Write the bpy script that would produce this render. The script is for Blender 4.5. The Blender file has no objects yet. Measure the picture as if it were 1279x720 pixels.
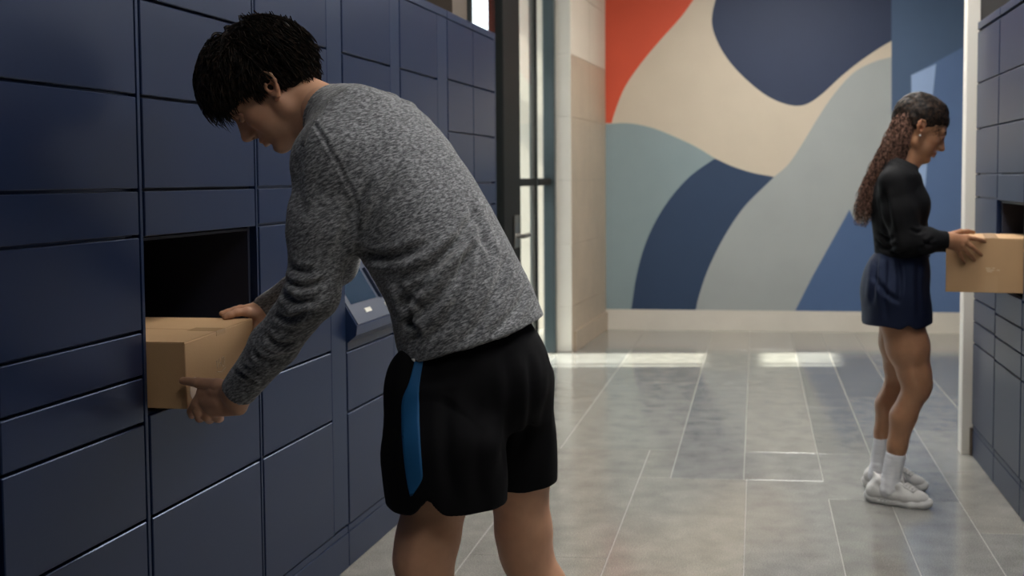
import bpy, bmesh, math, random
import numpy as np
from math import sin, cos, pi, radians, atan, sqrt
from mathutils import Vector, Matrix
from mathutils.bvhtree import BVHTree
random.seed(7); rng = np.random.default_rng(11)
S = bpy.context.scene; COL = S.collection

# ---------------------------------------------------------------- camera
F, PX, PY, CZ = 1400., 830., 298., 1.30
YAW = atan((945-PX)/F); PITCH = atan((PY-220)/sqrt(F*F+(945-PX)**2))
cd = bpy.data.cameras.new('camera'); cam = bpy.data.objects.new('camera', cd); COL.objects.link(cam)
S.camera = cam
cam.location = (0, 0, CZ); cam.rotation_euler = (pi/2-PITCH, 0, YAW)
cd.sensor_fit = 'HORIZONTAL'; cd.sensor_width = 36; cd.lens = F*36/1279
cd.shift_x = -(PX-639.5)/1279; cd.shift_y = -(360-PY)/1279
cd.clip_start = .05; cd.clip_end = 200
cd.dof.use_dof = True; cd.dof.focus_distance = 2.42; cd.dof.aperture_fstop = 4.5

# ---------------------------------------------------------------- world, sun, exposure
W = bpy.data.worlds.new('world'); S.world = W; W.use_nodes = True
nt = W.node_tree; nt.nodes.clear()
wo = nt.nodes.new('ShaderNodeOutputWorld'); bg = nt.nodes.new('ShaderNodeBackground')
sky = nt.nodes.new('ShaderNodeTexSky'); sky.sky_type = 'PREETHAM'; sky.turbidity = 4.0
sky.sun_direction = (-.72, -.072, .70)
mixw = nt.nodes.new('ShaderNodeMixRGB'); mixw.inputs[0].default_value = .75; mixw.inputs[2].default_value = (.86, .93, 1, 1)
nt.links.new(sky.outputs[0], mixw.inputs[1]); nt.links.new(mixw.outputs[0], bg.inputs[0])
bg.inputs[1].default_value = 5.0; nt.links.new(bg.outputs[0], wo.inputs[0])
sl = bpy.data.lights.new('sun', 'SUN'); sun = bpy.data.objects.new('sun', sl); COL.objects.link(sun)
sl.energy = 20.0; sl.angle = radians(.6); sl.color = (1, .95, .86)
sun.location = (-6, 8, 7)
sun.rotation_euler = Vector((.72, .072, -.70)).to_track_quat('-Z', 'Y').to_euler()
LIGHT = 26.0          # strength of the ceiling panels
S.view_settings.view_transform = 'Standard'; S.view_settings.look = 'None'
S.view_settings.exposure = 0.0; S.view_settings.gamma = 1.0; S.view_settings.use_curve_mapping = False

# ---------------------------------------------------------------- helpers
_fw = np.array([-sin(YAW)*cos(PITCH), cos(YAW)*cos(PITCH), -sin(PITCH)])
_rt = np.array([cos(YAW), sin(YAW), 0.]); _up = np.cross(_rt, _fw); _C = np.array([0, 0, CZ])
def at(x, y, Y):                       # the point of the room at depth Y that the photo shows at pixel x, y
    r = _fw+_rt*(x-PX)/F+_up*(PY-y)/F
    return _C+r*(Y/r[1])
def lx(Y): return -1.455+.0315*Y       # face of the left lockers

def tag(o, label=None, cat=None, group=None, kind=None):
    if label: o['label'] = label
    if cat: o['category'] = cat
    if group: o['group'] = group
    if kind: o['kind'] = kind
    return o
def empty(name, loc=(0, 0, 0), rz=0, **k):
    o = bpy.data.objects.new(name, None); COL.objects.link(o); o.location = loc; o.rotation_euler = (0, 0, rz)
    o.empty_display_size = .1
    return tag(o, **k)
def link(name, me, mat, parent=None, smooth=False, **k):
    o = bpy.data.objects.new(name, me); COL.objects.link(o)
    if mat is not None and not me.materials: me.materials.append(mat)
    if parent is not None:
        o.parent = parent
        o.matrix_parent_inverse = parent_world(parent).inverted()
    if smooth: me.polygons.foreach_set('use_smooth', [True]*len(me.polygons))
    return tag(o, **k)
def parent_world(o):
    m = Matrix.LocRotScale(o.location, o.rotation_euler, None)
    return (parent_world(o.parent) @ o.matrix_parent_inverse @ m) if o.parent else m
def npmesh(name, V, Fq, tint=None):
    me = bpy.data.meshes.new(name); V = np.asarray(V, np.float32); Fq = np.asarray(Fq, np.int32)
    me.vertices.add(len(V)); me.vertices.foreach_set('co', V.ravel())
    n = Fq.shape[1]; me.loops.add(Fq.size); me.loops.foreach_set('vertex_index', Fq.ravel())
    me.polygons.add(len(Fq)); me.polygons.foreach_set('loop_start', np.arange(0, Fq.size, n, dtype=np.int32))
    me.polygons.foreach_set('use_smooth', np.ones(len(Fq), bool))
    me.update(calc_edges=True)
    if tint is not None:
        a = me.color_attributes.new('tint', 'FLOAT_COLOR', 'POINT')
        c = np.ones((len(V), 4), np.float32); c[:, :3] = tint; a.data.foreach_set('color', c.ravel())
    return me
class MB:                              # collects boxes, prisms and tubes into one mesh
    def __init__(s): s.v = []; s.f = []
    def add(s, v, f):
        n = len(s.v); s.v += [tuple(p) for p in v]; s.f += [tuple(i+n for i in q) for q in f]; return s
    def box(s, a, b, c0=0., M=None):
        x0, y0, z0 = [min(p, q) for p, q in zip(a, b)]; x1, y1, z1 = [max(p, q) for p, q in zip(a, b)]
        if c0 <= 0:
            v = [(x0, y0, z0), (x1, y0, z0), (x1, y1, z0), (x0, y1, z0), (x0, y0, z1), (x1, y0, z1), (x1, y1, z1), (x0, y1, z1)]
            f = [(0, 3, 2, 1), (4, 5, 6, 7), (0, 1, 5, 4), (1, 2, 6, 5), (2, 3, 7, 6), (3, 0, 4, 7)]
        else:
            bm = bmesh.new(); bmesh.ops.create_cube(bm, size=1)
            for q in bm.verts: q.co = Vector(((x0+x1)/2+q.co.x*(x1-x0), (y0+y1)/2+q.co.y*(y1-y0), (z0+z1)/2+q.co.z*(z1-z0)))
            bmesh.ops.bevel(bm, geom=bm.edges[:], offset=c0, segments=1, affect='EDGES', profile=.5)
            bm.verts.index_update(); v = [q.co[:] for q in bm.verts]; f = [[w.index for w in p.verts] for p in bm.faces]; bm.free()
        if M is not None: v = [tuple(M @ Vector(p)) for p in v]
        return s.add(v, f)
    def tube(s, pts, r, n=8, cap=True):
        pts = [Vector(p) for p in pts]; rr = r if hasattr(r, '__len__') else [r]*len(pts)
        v = []; up = None
        for i, p in enumerate(pts):
            t = (pts[min(i+1, len(pts)-1)]-pts[max(i-1, 0)]).normalized()
            if up is None: up = Vector((0, 0, 1)) if abs(t.z) < .9 else Vector((1, 0, 0))
            a = t.cross(up).normalized(); b = a.cross(t).normalized(); up = b
            v += [tuple(p+rr[i]*(cos(2*pi*k/n)*a+sin(2*pi*k/n)*b)) for k in range(n)]
        f = []
        for i in range(len(pts)-1):
            for k in range(n):
                q = (k+1) % n; f.append((i*n+k, i*n+q, (i+1)*n+q, (i+1)*n+k))
        if cap: f.append(tuple(range(n-1, -1, -1))); f.append(tuple((len(pts)-1)*n+k for k in range(n)))
        return s.add(v, f)
    def prism(s, poly, ax, d0, d1):    # poly in the two other axes; ax 0,1,2
        def P(p, d):
            q = list(p); q.insert(ax, d); return tuple(q)
        n = len(poly); v = [P(p, d0) for p in poly]+[P(p, d1) for p in poly]
        f = [tuple(range(n)), tuple(range(2*n-1, n-1, -1))]+[(i, i+n, (i+1) % n+n, (i+1) % n) for i in range(n)]
        return s.add(v, f)
    def mesh(s, name, fix=True):
        me = bpy.data.meshes.new(name); me.from_pydata(s.v, [], s.f)
        if fix:
            bm = bmesh.new(); bm.from_mesh(me); bmesh.ops.recalc_face_normals(bm, faces=bm.faces); bm.to_mesh(me); bm.free()
        return me
    def build(s, name, mat, parent=None, smooth=False, **k): return link(name, s.mesh(name), mat, parent, smooth, **k)

def mat(name, col, rough=.5, metal=0., spec=.5, bump=0, bscale=40, var=0, vscale=3, coat=0, emit=None, estr=0, sss=0, attr=False, stretch=None, sheen=0):
    m = bpy.data.materials.new(name); m.use_nodes = True; n = m.node_tree.nodes; L = m.node_tree.links
    b = n['Principled BSDF']; b.inputs['Base Color'].default_value = (*col, 1); b.inputs['Roughness'].default_value = rough
    if name.startswith('navy'): b.inputs['Specular Tint'].default_value = (.42, .58, 1, 1)
    b.inputs['Metallic'].default_value = metal; b.inputs['Specular IOR Level'].default_value = spec
    b.inputs['Coat Weight'].default_value = coat; b.inputs['Coat Roughness'].default_value = .15
    if sheen: b.inputs['Sheen Weight'].default_value = sheen
    if sss: b.inputs['Subsurface Weight'].default_value = sss; b.inputs['Subsurface Radius'].default_value = (.012, .005, .003); b.inputs['Subsurface Scale'].default_value = 1
    if emit: b.inputs['Emission Color'].default_value = (*emit, 1); b.inputs['Emission Strength'].default_value = estr
    tc = n.new('ShaderNodeTexCoord'); mp = n.new('ShaderNodeMapping'); L.new(tc.outputs['Object'], mp.inputs[0])
    if stretch: mp.inputs['Scale'].default_value = stretch
    src = None
    if var:
        t = n.new('ShaderNodeTexNoise'); t.inputs['Scale'].default_value = vscale; t.inputs['Detail'].default_value = 5; L.new(mp.outputs[0], t.inputs[0])
        r = n.new('ShaderNodeValToRGB'); L.new(t.outputs[0], r.inputs[0])
        r.color_ramp.elements[0].position = .3; r.color_ramp.elements[1].position = .7
        r.color_ramp.elements[0].color = (*[c*(1-var) for c in col], 1); r.color_ramp.elements[1].color = (*[min(1, c*(1+var)) for c in col], 1)
        src = r.outputs[0]
    if attr:
        a = n.new('ShaderNodeAttribute'); a.attribute_name = 'tint'; mx = n.new('ShaderNodeMixRGB'); mx.blend_type = 'MULTIPLY'; mx.inputs[0].default_value = 1
        if src: L.new(src, mx.inputs[1])
        else: mx.inputs[1].default_value = (*col, 1)
        L.new(a.outputs['Color'], mx.inputs[2]); src = mx.outputs[0]
    if src: L.new(src, b.inputs['Base Color'])
    if bump:
        t = n.new('ShaderNodeTexNoise'); t.inputs['Scale'].default_value = bscale; t.inputs['Detail'].default_value = 3; L.new(mp.outputs[0], t.inputs[0])
        bp = n.new('ShaderNodeBump'); bp.inputs['Strength'].default_value = bump; bp.inputs['Distance'].default_value = .004
        L.new(t.outputs[0], bp.inputs['Height']); L.new(bp.outputs[0], b.inputs['Normal'])
    return m
def srgb(r, g, b): return tuple(((c/255)/12.92 if c/255 <= .04045 else ((c/255+.055)/1.055)**2.4) for c in (r, g, b))

# ---------------------------------------------------------------- implicit surface toolkit
def smin(a, b, k):
    if k <= 0: return np.minimum(a, b)
    h = np.clip(.5+.5*(b-a)/k, 0, 1); return b+(a-b)*h-k*h*(1-h)
class Fld:
    def __init__(s, lo, hi, h):
        s.h = h; s.ax = [np.arange(lo[i], hi[i]+h, h, dtype=np.float32) for i in range(3)]
        s.D = np.full([len(a) for a in s.ax], .5, np.float32)
    def win(s, lo, hi, m):
        sl = []; 
        for i in range(3):
            a = np.searchsorted(s.ax[i], lo[i]-m); b = np.searchsorted(s.ax[i], hi[i]+m); sl.append(slice(int(a), int(b)))
        X = s.ax[0][sl[0]][:, None, None]; Y = s.ax[1][sl[1]][None, :, None]; Z = s.ax[2][sl[2]][None, None, :]
        return tuple(sl), X, Y, Z
    def put(s, sl, d, k, sub):
        if d.size == 0: return
        if sub: s.D[sl] = -smin(-s.D[sl], d, k)
        else: s.D[sl] = smin(s.D[sl], d, k)
    def cone(s, p0, p1, r0, r1=None, k=.01, sub=False):
        r1 = r0 if r1 is None else r1; p0 = np.array(p0, float); p1 = np.array(p1, float); R = max(r0, r1)
        sl, X, Y, Z = s.win(np.minimum(p0, p1), np.maximum(p0, p1), R+k+4*s.h)
        ba = p1-p0; L2 = max(ba@ba, 1e-12)
        t = np.clip(((X-p0[0])*ba[0]+(Y-p0[1])*ba[1]+(Z-p0[2])*ba[2])/L2, 0, 1)
        d = np.sqrt((X-p0[0]-t*ba[0])**2+(Y-p0[1]-t*ba[1])**2+(Z-p0[2]-t*ba[2])**2)-(r0+(r1-r0)*t)
        s.put(sl, d.astype(np.float32), k, sub); return s
    def chain(s, pts, rs, k=.01, sub=False):
        for i in range(len(pts)-1): s.cone(pts[i], pts[i+1], rs[i], rs[i+1], k, sub)
        return s
    def ell(s, c, r, M=None, k=.01, sub=False):
        c = np.array(c, float); R = max(r); sl, X, Y, Z = s.win(c, c, R+k+4*s.h)
        M = np.eye(3) if M is None else np.asarray(M)     # columns: local axes
        x, y, z = X-c[0], Y-c[1], Z-c[2]
        u = [(x*M[0, i]+y*M[1, i]+z*M[2, i]) for i in range(3)]
        k0 = np.sqrt(sum((u[i]/r[i])**2 for i in range(3)))+1e-6; k1 = np.sqrt(sum((u[i]/r[i]**2)**2 for i in range(3)))+1e-6
        s.put(sl, (k0*(k0-1)/k1).astype(np.float32), k, sub); return s
    def plane(s, p, n, k=.0):          # keep the side the normal points away from
        n = np.array(n, float); n /= np.linalg.norm(n); p = np.array(p, float)
        d = (s.ax[0][:, None, None]-p[0])*n[0]+(s.ax[1][None, :, None]-p[1])*n[1]+(s.ax[2][None, None, :]-p[2])*n[2]
        s.D = -smin(-s.D, -d.astype(np.float32), k); return s
    def loft(s, st, lat, k=.03, n=20, pw=2.0):
        # st: rows of (x,y,z, half width, half depth front, half depth back); lat: lateral axis
        st = np.array(st, float); P = spline(st, n); c = P[:, :3]; lat = np.array(lat, float)
        R = P[:, 3:].max(); sl, X, Y, Z = s.win(c.min(0), c.max(0), R+k+4*s.h)
        shp = np.broadcast_shapes(X.shape, Y.shape, Z.shape)
        if 0 in shp: return s
        best = np.full(shp, 1e9, np.float32); out = np.full(shp, .5, np.float32)
        for i in range(len(P)-1):
            a, b = c[i], c[i+1]; ba = b-a; L2 = ba@ba; L = sqrt(L2); t = ((X-a[0])*ba[0]+(Y-a[1])*ba[1]+(Z-a[2])*ba[2])/L2
            tc = np.clip(t, 0, 1); x, y, z = X-a[0]-tc*ba[0], Y-a[1]-tc*ba[1], Z-a[2]-tc*ba[2]
            T = ba/L; la = lat-T*(lat@T); la /= np.linalg.norm(la); fr = np.cross(la, T); fr = -fr
            d2 = x*x+y*y+z*z; m = d2 < best
            u = x*la[0]+y*la[1]+z*la[2]; v = x*fr[0]+y*fr[1]+z*fr[2]; w = x*T[0]+y*T[1]+z*T[2]
            A = P[i, 3]+(P[i+1, 3]-P[i, 3])*tc; Bf = P[i, 4]+(P[i+1, 4]-P[i, 4])*tc; Bb = P[i, 5]+(P[i+1, 5]-P[i, 5])*tc
            B = np.where(v > 0, Bf, Bb); k0 = ((np.abs(u)/A)**pw+(np.abs(v)/B)**pw+1e-9)**(1/pw)
            k1 = np.sqrt((u/A**2)**2+(v/B**2)**2)+1e-6
            d = np.where(k0 > .3, k0*(k0-1)/k1*np.clip(1, 0, 1), -.7*np.minimum(A, B)); end = np.abs(w)*(((t < 0) if i == 0 else False) | ((t > 1) if i == len(P)-2 else False))
            d = np.maximum(d, -.3); d = np.where(end > 1e-5, np.where(d > 0, np.sqrt(d*d+w*w), np.maximum(d, end)), d)
            best = np.where(m, d2, best); out = np.where(m, d, out).astype(np.float32)
        s.put(sl, out, k, False); return s
    def net(s):
        D = s.D; nx, ny, nz = D.shape; sg = D < 0
        cnt = np.zeros((nx-1, ny-1, nz-1), np.int8); offs = [(i, j, k) for i in (0, 1) for j in (0, 1) for k in (0, 1)]
        for i, j, k in offs: cnt += sg[i:nx-1+i, j:ny-1+j, k:nz-1+k]
        act = (cnt > 0) & (cnt < 8); idx = np.argwhere(act); cid = np.full(act.shape, -1, np.int32); cid[act] = np.arange(len(idx))
        val = np.stack([D[idx[:, 0]+i, idx[:, 1]+j, idx[:, 2]+k] for i, j, k in offs], 1)
        oc = np.array(offs, float); acc = np.zeros((len(idx), 3)); n = np.zeros(len(idx))
        for a in range(8):
            for b in range(a+1, 8):
                if abs(oc[a]-oc[b]).sum() != 1: continue
                m = (val[:, a] < 0) != (val[:, b] < 0); t = np.where(m, val[:, a]/(val[:, a]-val[:, b]+1e-12), 0)
                acc += np.where(m[:, None], oc[a]+(oc[b]-oc[a])*t[:, None], 0); n += m
        o = np.array([a[0] for a in s.ax]); V = o+(idx+acc/n[:, None])*s.h
        Q = []
        for ax in range(3):
            sh = [nx, ny, nz]; A = [slice(None)]*3; B = [slice(None)]*3; A[ax] = slice(0, sh[ax]-1); B[ax] = slice(1, sh[ax])
            ch = sg[tuple(A)] != sg[tuple(B)]; e = np.argwhere(ch); o1, o2 = (ax+1) % 3, (ax+2) % 3
            e = e[(e[:, o1] > 0) & (e[:, o2] > 0) & (e[:, o1] < sh[o1]-1) & (e[:, o2] < sh[o2]-1)]
            ins = sg[tuple(e.T)]; q = []
            for d1, d2 in ((-1, -1), (0, -1), (0, 0), (-1, 0)):
                c = e.copy(); c[:, o1] += d1; c[:, o2] += d2; q.append(cid[tuple(c.T)])
            q = np.stack(q, 1); q[~ins] = q[~ins][:, ::-1]; Q.append(q)
        return V, np.concatenate(Q)
def spline(P, n):                      # Catmull-Rom through rows
    P = np.asarray(P, float); E = np.vstack([2*P[0]-P[1], P, 2*P[-1]-P[-2]]); out = []
    N = len(P)-1; per = max(2, n//N)
    for i in range(N):
        a, b, c, d = E[i:i+4]
        for t in np.arange(per)/per:
            out.append(.5*((2*b)+(c-a)*t+(2*a-5*b+4*c-d)*t*t+(3*b-a-3*c+d)*t**3))
    out.append(P[-1]); return np.array(out)
def vnoise(P, s, seed=0):              # smooth value noise, -1..1
    P = np.asarray(P)*s+seed*17.3; i = np.floor(P).astype(np.int64); f = P-i; f = f*f*(3-2*f); r = 0
    for a in (0, 1):
        for b in (0, 1):
            for c in (0, 1):
                h = (i[:, 0]+a)*73856093 ^ (i[:, 1]+b)*19349663 ^ (i[:, 2]+c)*83492791 ^ (seed*2654435)
                h = (h*2246822519 >> 7) & 0xffff
                r = r+h/32767.5*(f[:, 0] if a else 1-f[:, 0])*(f[:, 1] if b else 1-f[:, 1])*(f[:, 2] if c else 1-f[:, 2])
    return r-1
def vnormals(V, Q):
    n = np.cross(V[Q[:, 2]]-V[Q[:, 0]], V[Q[:, 3]]-V[Q[:, 1]]); N = np.zeros_like(V)
    for k in range(4): np.add.at(N, Q[:, k], n)
    return N/(np.linalg.norm(N, axis=1)[:, None]+1e-12)
def folds(V, N, L, vd):                # creases drawn as polylines on the side that faces vd: (points, width, depth)
    vd = np.array(vd, float); vd /= np.linalg.norm(vd); face = np.clip(-(N@vd)*3, 0, 1); d = np.zeros(len(V))
    for pts, w, amp in L:
        pts = spline(np.array(pts, float), 4*len(pts)) if len(pts) > 2 else np.array(pts, float)
        best = np.full(len(V), 1e9); tt = np.zeros(len(V)); n = len(pts)-1
        for i in range(n):
            a, b = pts[i], pts[i+1]; q = V-a; q = q-np.outer(q@vd, vd); ba = b-a; ba = ba-vd*(ba@vd)
            t = np.clip(q@ba/max(ba@ba, 1e-9), 0, 1); e = np.linalg.norm(q-np.outer(t, ba), axis=1)
            m = e < best; best = np.where(m, e, best); tt = np.where(m, (i+t)/n, tt)
        env = np.clip(np.minimum(tt, 1-tt)*5+.05, 0, 1); g = best/w
        d += face*env*amp*(-np.exp(-g*g)+.55*np.exp(-(g-1.9)**2))
    return V+N*d[:, None]
# ---------------------------------------------------------------- materials
navy = mat('navy_door', (.0045, .0105, .036), rough=.32, spec=.95, var=.06, vscale=2)
navyf = mat('navy_frame', (.006, .014, .042), rough=.34, spec=.95)
dark = mat('locker_inside', (.012, .016, .035), rough=.6)
def stone(name, col, rough, var, sc=9):
    m = mat(name, col, rough=rough, spec=.55, var=var, vscale=sc, bump=.006, bscale=120, coat=.4 if name.startswith('tile') else 0); m.node_tree.nodes['Principled BSDF'].inputs['Coat Roughness'].default_value = .13
    n = m.node_tree.nodes; L = m.node_tree.links; b = n['Principled BSDF']; cur = b.inputs['Base Color'].links[0].from_socket
    g = n.new('ShaderNodeTexNoise'); g.inputs['Scale'].default_value = 230; g.inputs['Detail'].default_value = 2
    tc = [q for q in n if q.type == 'TEX_COORD'][0]; L.new(tc.outputs['Object'], g.inputs[0])
    r = n.new('ShaderNodeValToRGB'); r.color_ramp.elements[0].position = .35; r.color_ramp.elements[1].position = .7
    r.color_ramp.elements[0].color = (.62, .62, .62, 1); r.color_ramp.elements[1].color = (1.35, 1.35, 1.31, 1); L.new(g.outputs[0], r.inputs[0])
    mx = n.new('ShaderNodeMixRGB'); mx.blend_type = 'MULTIPLY'; mx.inputs[0].default_value = .8
    L.new(cur, mx.inputs[1]); L.new(r.outputs[0], mx.inputs[2]); L.new(mx.outputs[0], b.inputs['Base Color'])
    r2 = n.new('ShaderNodeMapRange'); r2.inputs[3].default_value = rough*.6; r2.inputs[4].default_value = rough*1.1
    L.new(g.outputs[0], r2.inputs[0]); L.new(r2.outputs[0], b.inputs['Roughness'])
    return m
tile_m = [stone('tile_grey', (.255, .25, .235), .17, .16), stone('tile_warm', (.295, .28, .25), .17, .16), stone('tile_blue_grey', (.215, .21, .195), .16, .18),
          stone('tile_light', (.31, .30, .27), .17, .14)]
grout = mat('grout', (.33, .32, .29), rough=.7)
cream = mat('cream_plaster', (.60, .53, .44), rough=.75, var=.03, bump=.1)
tan_stone = stone('tan_stone', (.44, .355, .27), .5, .07, 5)
pale_stone = mat('pale_stone', (.66, .62, .55), rough=.6, var=.05)
ceil_m = mat('ceiling_plaster', (.42, .40, .37), rough=.9)
brown_m = mat('brown_wall', (.11, .085, .065), rough=.7, var=.08)
darkwall = mat('charcoal_wall', (.05, .047, .045), rough=.8)
white_post = mat('white_paint', (.68, .65, .59), rough=.55)
frame_m = mat('dark_frame', (.008, .009, .009), rough=.6, spec=.15)
frame_t = mat('teal_grey_frame', (.05, .065, .07), rough=.3, metal=.4)
steel = mat('brushed_steel', (.35, .34, .32), rough=.3, metal=1)
glass = bpy.data.materials.new('glass'); glass.use_nodes = True
_n = glass.node_tree.nodes; _L = glass.node_tree.links; _n.remove(_n['Principled BSDF'])
_t = _n.new('ShaderNodeBsdfTransparent'); _t.inputs[0].default_value = (.95, .985, .975, 1); _g = _n.new('ShaderNodeBsdfGlossy'); _g.inputs['Roughness'].default_value = .02
_lw = _n.new('ShaderNodeLayerWeight'); _fr = _n.new('ShaderNodeMath'); _fr.operation = 'POWER'; _fr.inputs[1].default_value = 9; _mx = _n.new('ShaderNodeMixShader')
_fr.use_clamp = True; _L.new(_lw.outputs['Facing'], _fr.inputs[0])
_L.new(_fr.outputs[0], _mx.inputs[0]); _L.new(_t.outputs[0], _mx.inputs[1]); _L.new(_g.outputs[0], _mx.inputs[2]); _L.new(_mx.outputs[0], _n['Material Output'].inputs[0])

# ---------------------------------------------------------------- setting: floor, walls, ceiling
floor = MB().box((-2.1, -1.6, -.12), (2.6, 9.6, -.0012)).build('floor', grout, kind='structure')
def tile(x0, x1, y0, y1, m):
    g = .0017; MB().box((x0+g, y0+g, -.0115), (x1-g, y1-g, 0), .0012).build('tile', tile_m[m], floor)
zoneA = [(-2.1, [5.24, 6.5, 7.9, 9.6], (1, 0, 1)), (-1.45, [5.24, 6.1, 7.5, 8.9, 9.6], (3, 1, 0, 1)), (-.93, [5.24, 7.0, 8.4, 9.6], (3, 1, 0)), (-.365, [4.755, 5.9, 7.45, 8.35, 9.6], (0, 0, 1, 1)),
         (-.05, [5.24, 7.3, 8.4, 9.6], (1, 3, 0)), (.29, [5.24, 6.3, 7.4, 8.25, 9.6], (2, 2, 0, 2)), (.536, [5.65, 6.6, 8.1, 9.6], (0, 2, 0)), (.815, [4.95, 5.76, 7.6, 9.6], (3, 0, 1)), (1.13, [4.77, 6.7, 8.2, 9.6], (0, 2, 1)), (1.75, [4.77, 7.2, 9.6], (1, 0)), (2.6, [], ())]
for (x0, ys, ms), (x1, _, _) in zip(zoneA, zoneA[1:]):
    for a, b, m in zip(ys, ys[1:], ms): tile(x0, x1, a, b, m)
for x0, x1, y0, y1, m in [(.536, .675, 4.95, 5.65, 0), (.675, .815, 4.95, 5.65, 0), (-.05, .29, 4.755, 5.24, 0), (.29, .536, 4.49, 5.24, 0), (.536, .815, 4.49, 4.95, 2), (.815, 1.13, 4.1, 4.95, 1)]:
    if m == 0 and x0 in (.536,) and y0 == 4.95: tile(.536, .815, 4.95, 5.65, 0)
    elif x0 == .675: pass
    else: tile(x0, x1, y0, y1, m)
tile(1.13, 2.6, 3.9, 4.77, 0); tile(.815, 2.6, -1.6, -.2, 1)
zoneC = [(-2.1, [-1.6, .6, 2.1, 3.6, 5.24], (0, 1, 0, 1)), (-1.45, [-1.6, -.1, 1.4, 2.9, 4.4, 5.24], (1, 0, 1, 1, 0)), (-.98, [-1.6, .7, 2.2, 3.72, 5.24], (0, 1, 1, 1)), (-.5, [-1.6, -.4, 1.1, 2.3, 3.35, 4.755], (0, 1, 0, 1, 1)),
         (-.037, [-1.6, .3, 1.9, 3.3, 4.755], (0, 1, 0, 0)), (.295, [-1.6, .5, 2.0, 3.05, 4.49], (1, 0, 0, 2)), (.54, [-1.6, -.2, 1.2, 2.6, 3.55, 4.49], (0, 0, 1, 0, 0))]
xs = [z[0] for z in zoneC]+[.815]
for (x0, ys, ms), x1 in zip(zoneC, xs[1:]):
    for a, b, m in zip(ys, ys[1:], ms): tile(x0, x1, a, b, m)
tile(-.5, -.365, 4.755, 5.24, 1)
tile(.815, 2.6, -.2, 1.3, 0); tile(.815, 2.6, 1.3, 2.7, 1); tile(.815, 1.13, 2.7, 4.1, 0); tile(1.13, 2.6, 2.7, 3.9, 1)

MB().box((-2.1, -1.6, 3.2), (2.6, 9.6, 3.35)).build('ceiling', ceil_m, kind='structure')
RZ = radians(-1.0)                                    # the mural wall is a hair off square
def wy(x): return 9.40
wb = MB().prism([(-2.1, wy(-2.1)), (2.6, wy(2.6)), (2.6, 9.7), (-2.1, 9.7)], 2, 0, 3.2).build('wall_back', cream, kind='structure')
MB().box((2.45, -1.6, 0), (2.6, 9.5, 3.2)).build('wall_right', cream, kind='structure')
MB().box((-2.1, -1.6, 0), (-1.95, 5.62, 3.2)).build('wall_left', brown_m, kind='structure')
MB().box((-1.95, 5.55, 0), (-1.52, 5.84, 3.2)).build('wall_left', brown_m, kind='structure')
MB().box((-2.1, -1.75, 0), (2.6, -1.6, 3.2)).build('wall_front', darkwall, kind='structure')
MB().prism([(-1.25, wy(-1.27)-.022), (2.45, wy(2.45)-.022), (2.45, wy(2.45)), (-1.25, wy(-1.27))], 2, 0, .15).build('baseboard_back', pale_stone, kind='structure')
MB().prism([(-1.27, wy(-1.27)-.014), (2.45, wy(2.45)-.014), (2.45, wy(2.45)), (-1.27, wy(-1.27))], 2, .152, .172).build('trim_1', pale_stone, kind='structure')
# pale stone pier by the glazing
MB().prism([(-1.50, 8.172), (-1.375, 8.172), (-1.295, 9.398), (-1.50, 9.398)], 2, 0, 3.2).build('wall_pier', grout, kind='structure')
pier = bpy.data.objects['wall_pier']
def px_(y): return -1.354+.0667*(y-8.14)
zs = [0, .335, .80, 1.27, 1.735, 2.19, 2.66, 3.2]
for a, b in zip(zs, zs[1:]):
    m = tan_stone if b < 2.3 else cream
    for y0, y1 in ((8.14, 8.78), (8.78, 9.398)):
        y0 += .0015; y1 -= .0015; MB().prism([(px_(y0), y0), (px_(y1), y1), (px_(y1)-.02, y1), (px_(y0)-.02, y0)], 2, a+.0015, b-.0015).build('stone_tile', m, pier)
    MB().box((-1.50, 8.138, a+.001), (-1.355, 8.17, b-.001), .002).build('stone_tile', pale_stone, pier)
MB().prism([(px_(8.2)+.02, 8.2), (px_(9.398)+.02, 9.398), (px_(9.398)+.001, 9.398), (px_(8.2)+.001, 8.2)], 2, .0, .15).build('baseboard_left', tan_stone, kind='structure')
# end partition by the right lockers
MB().box((1.02, 5.285, 0), (2.45, 5.36, 3.2)).build('wall_partition', darkwall, kind='structure')
MB().box((.958, 5.272, 0), (1.018, 5.36, 3.2), .003).build('trim_2', white_post, kind='structure')
MB().box((.995, 5.25, 0), (1.018, 5.271, .13), .002).build('trim_3', mat('brown_foot', (.09, .065, .045)), kind='structure')

# ---------------------------------------------------------------- glazed entrance on the left
gx = -1.5
win = MB()
for y0, y1 in ((5.84, 5.87), (7.585, 7.61)): win.box((gx-.05, y0, 0), (gx+.003, y1, 3.2), .003)
win.box((gx-.05, 5.84, 2.72), (gx+.03, 8.14, 2.80), .004); win.box((gx-.05, 5.84, 0), (gx+.03, 6.50, .06), .004)
win = win.build('window_1', frame_t, kind='structure')
MB().box((gx-.05, 8.07, 0), (gx+.035, 8.14, 3.2), .004).build('jamb', frame_t, win)
MB().box((gx-.04, 7.61, 1.235), (gx+.01, 8.07, 1.285), .004).build('rail', frame_m, win)
MB().box((gx-.012, 5.87, .06), (gx-.004, 6.50, 2.72)).build('pane', glass, win)
MB().box((gx-.012, 5.87, 2.8), (gx-.004, 8.07, 3.2)).build('pane', glass, win)
MB().box((gx-.012, 7.63, .02), (gx-.004, 8.07, 1.235)).build('pane', glass, win)
MB().box((gx-.012, 7.63, 1.285), (gx-.004, 8.07, 2.72)).build('pane', glass, win)
dr = MB().box((gx-.07, 6.50, 0), (gx+.02, 6.96, 3.2), .005).build('door_1', frame_m, kind='structure')
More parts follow.
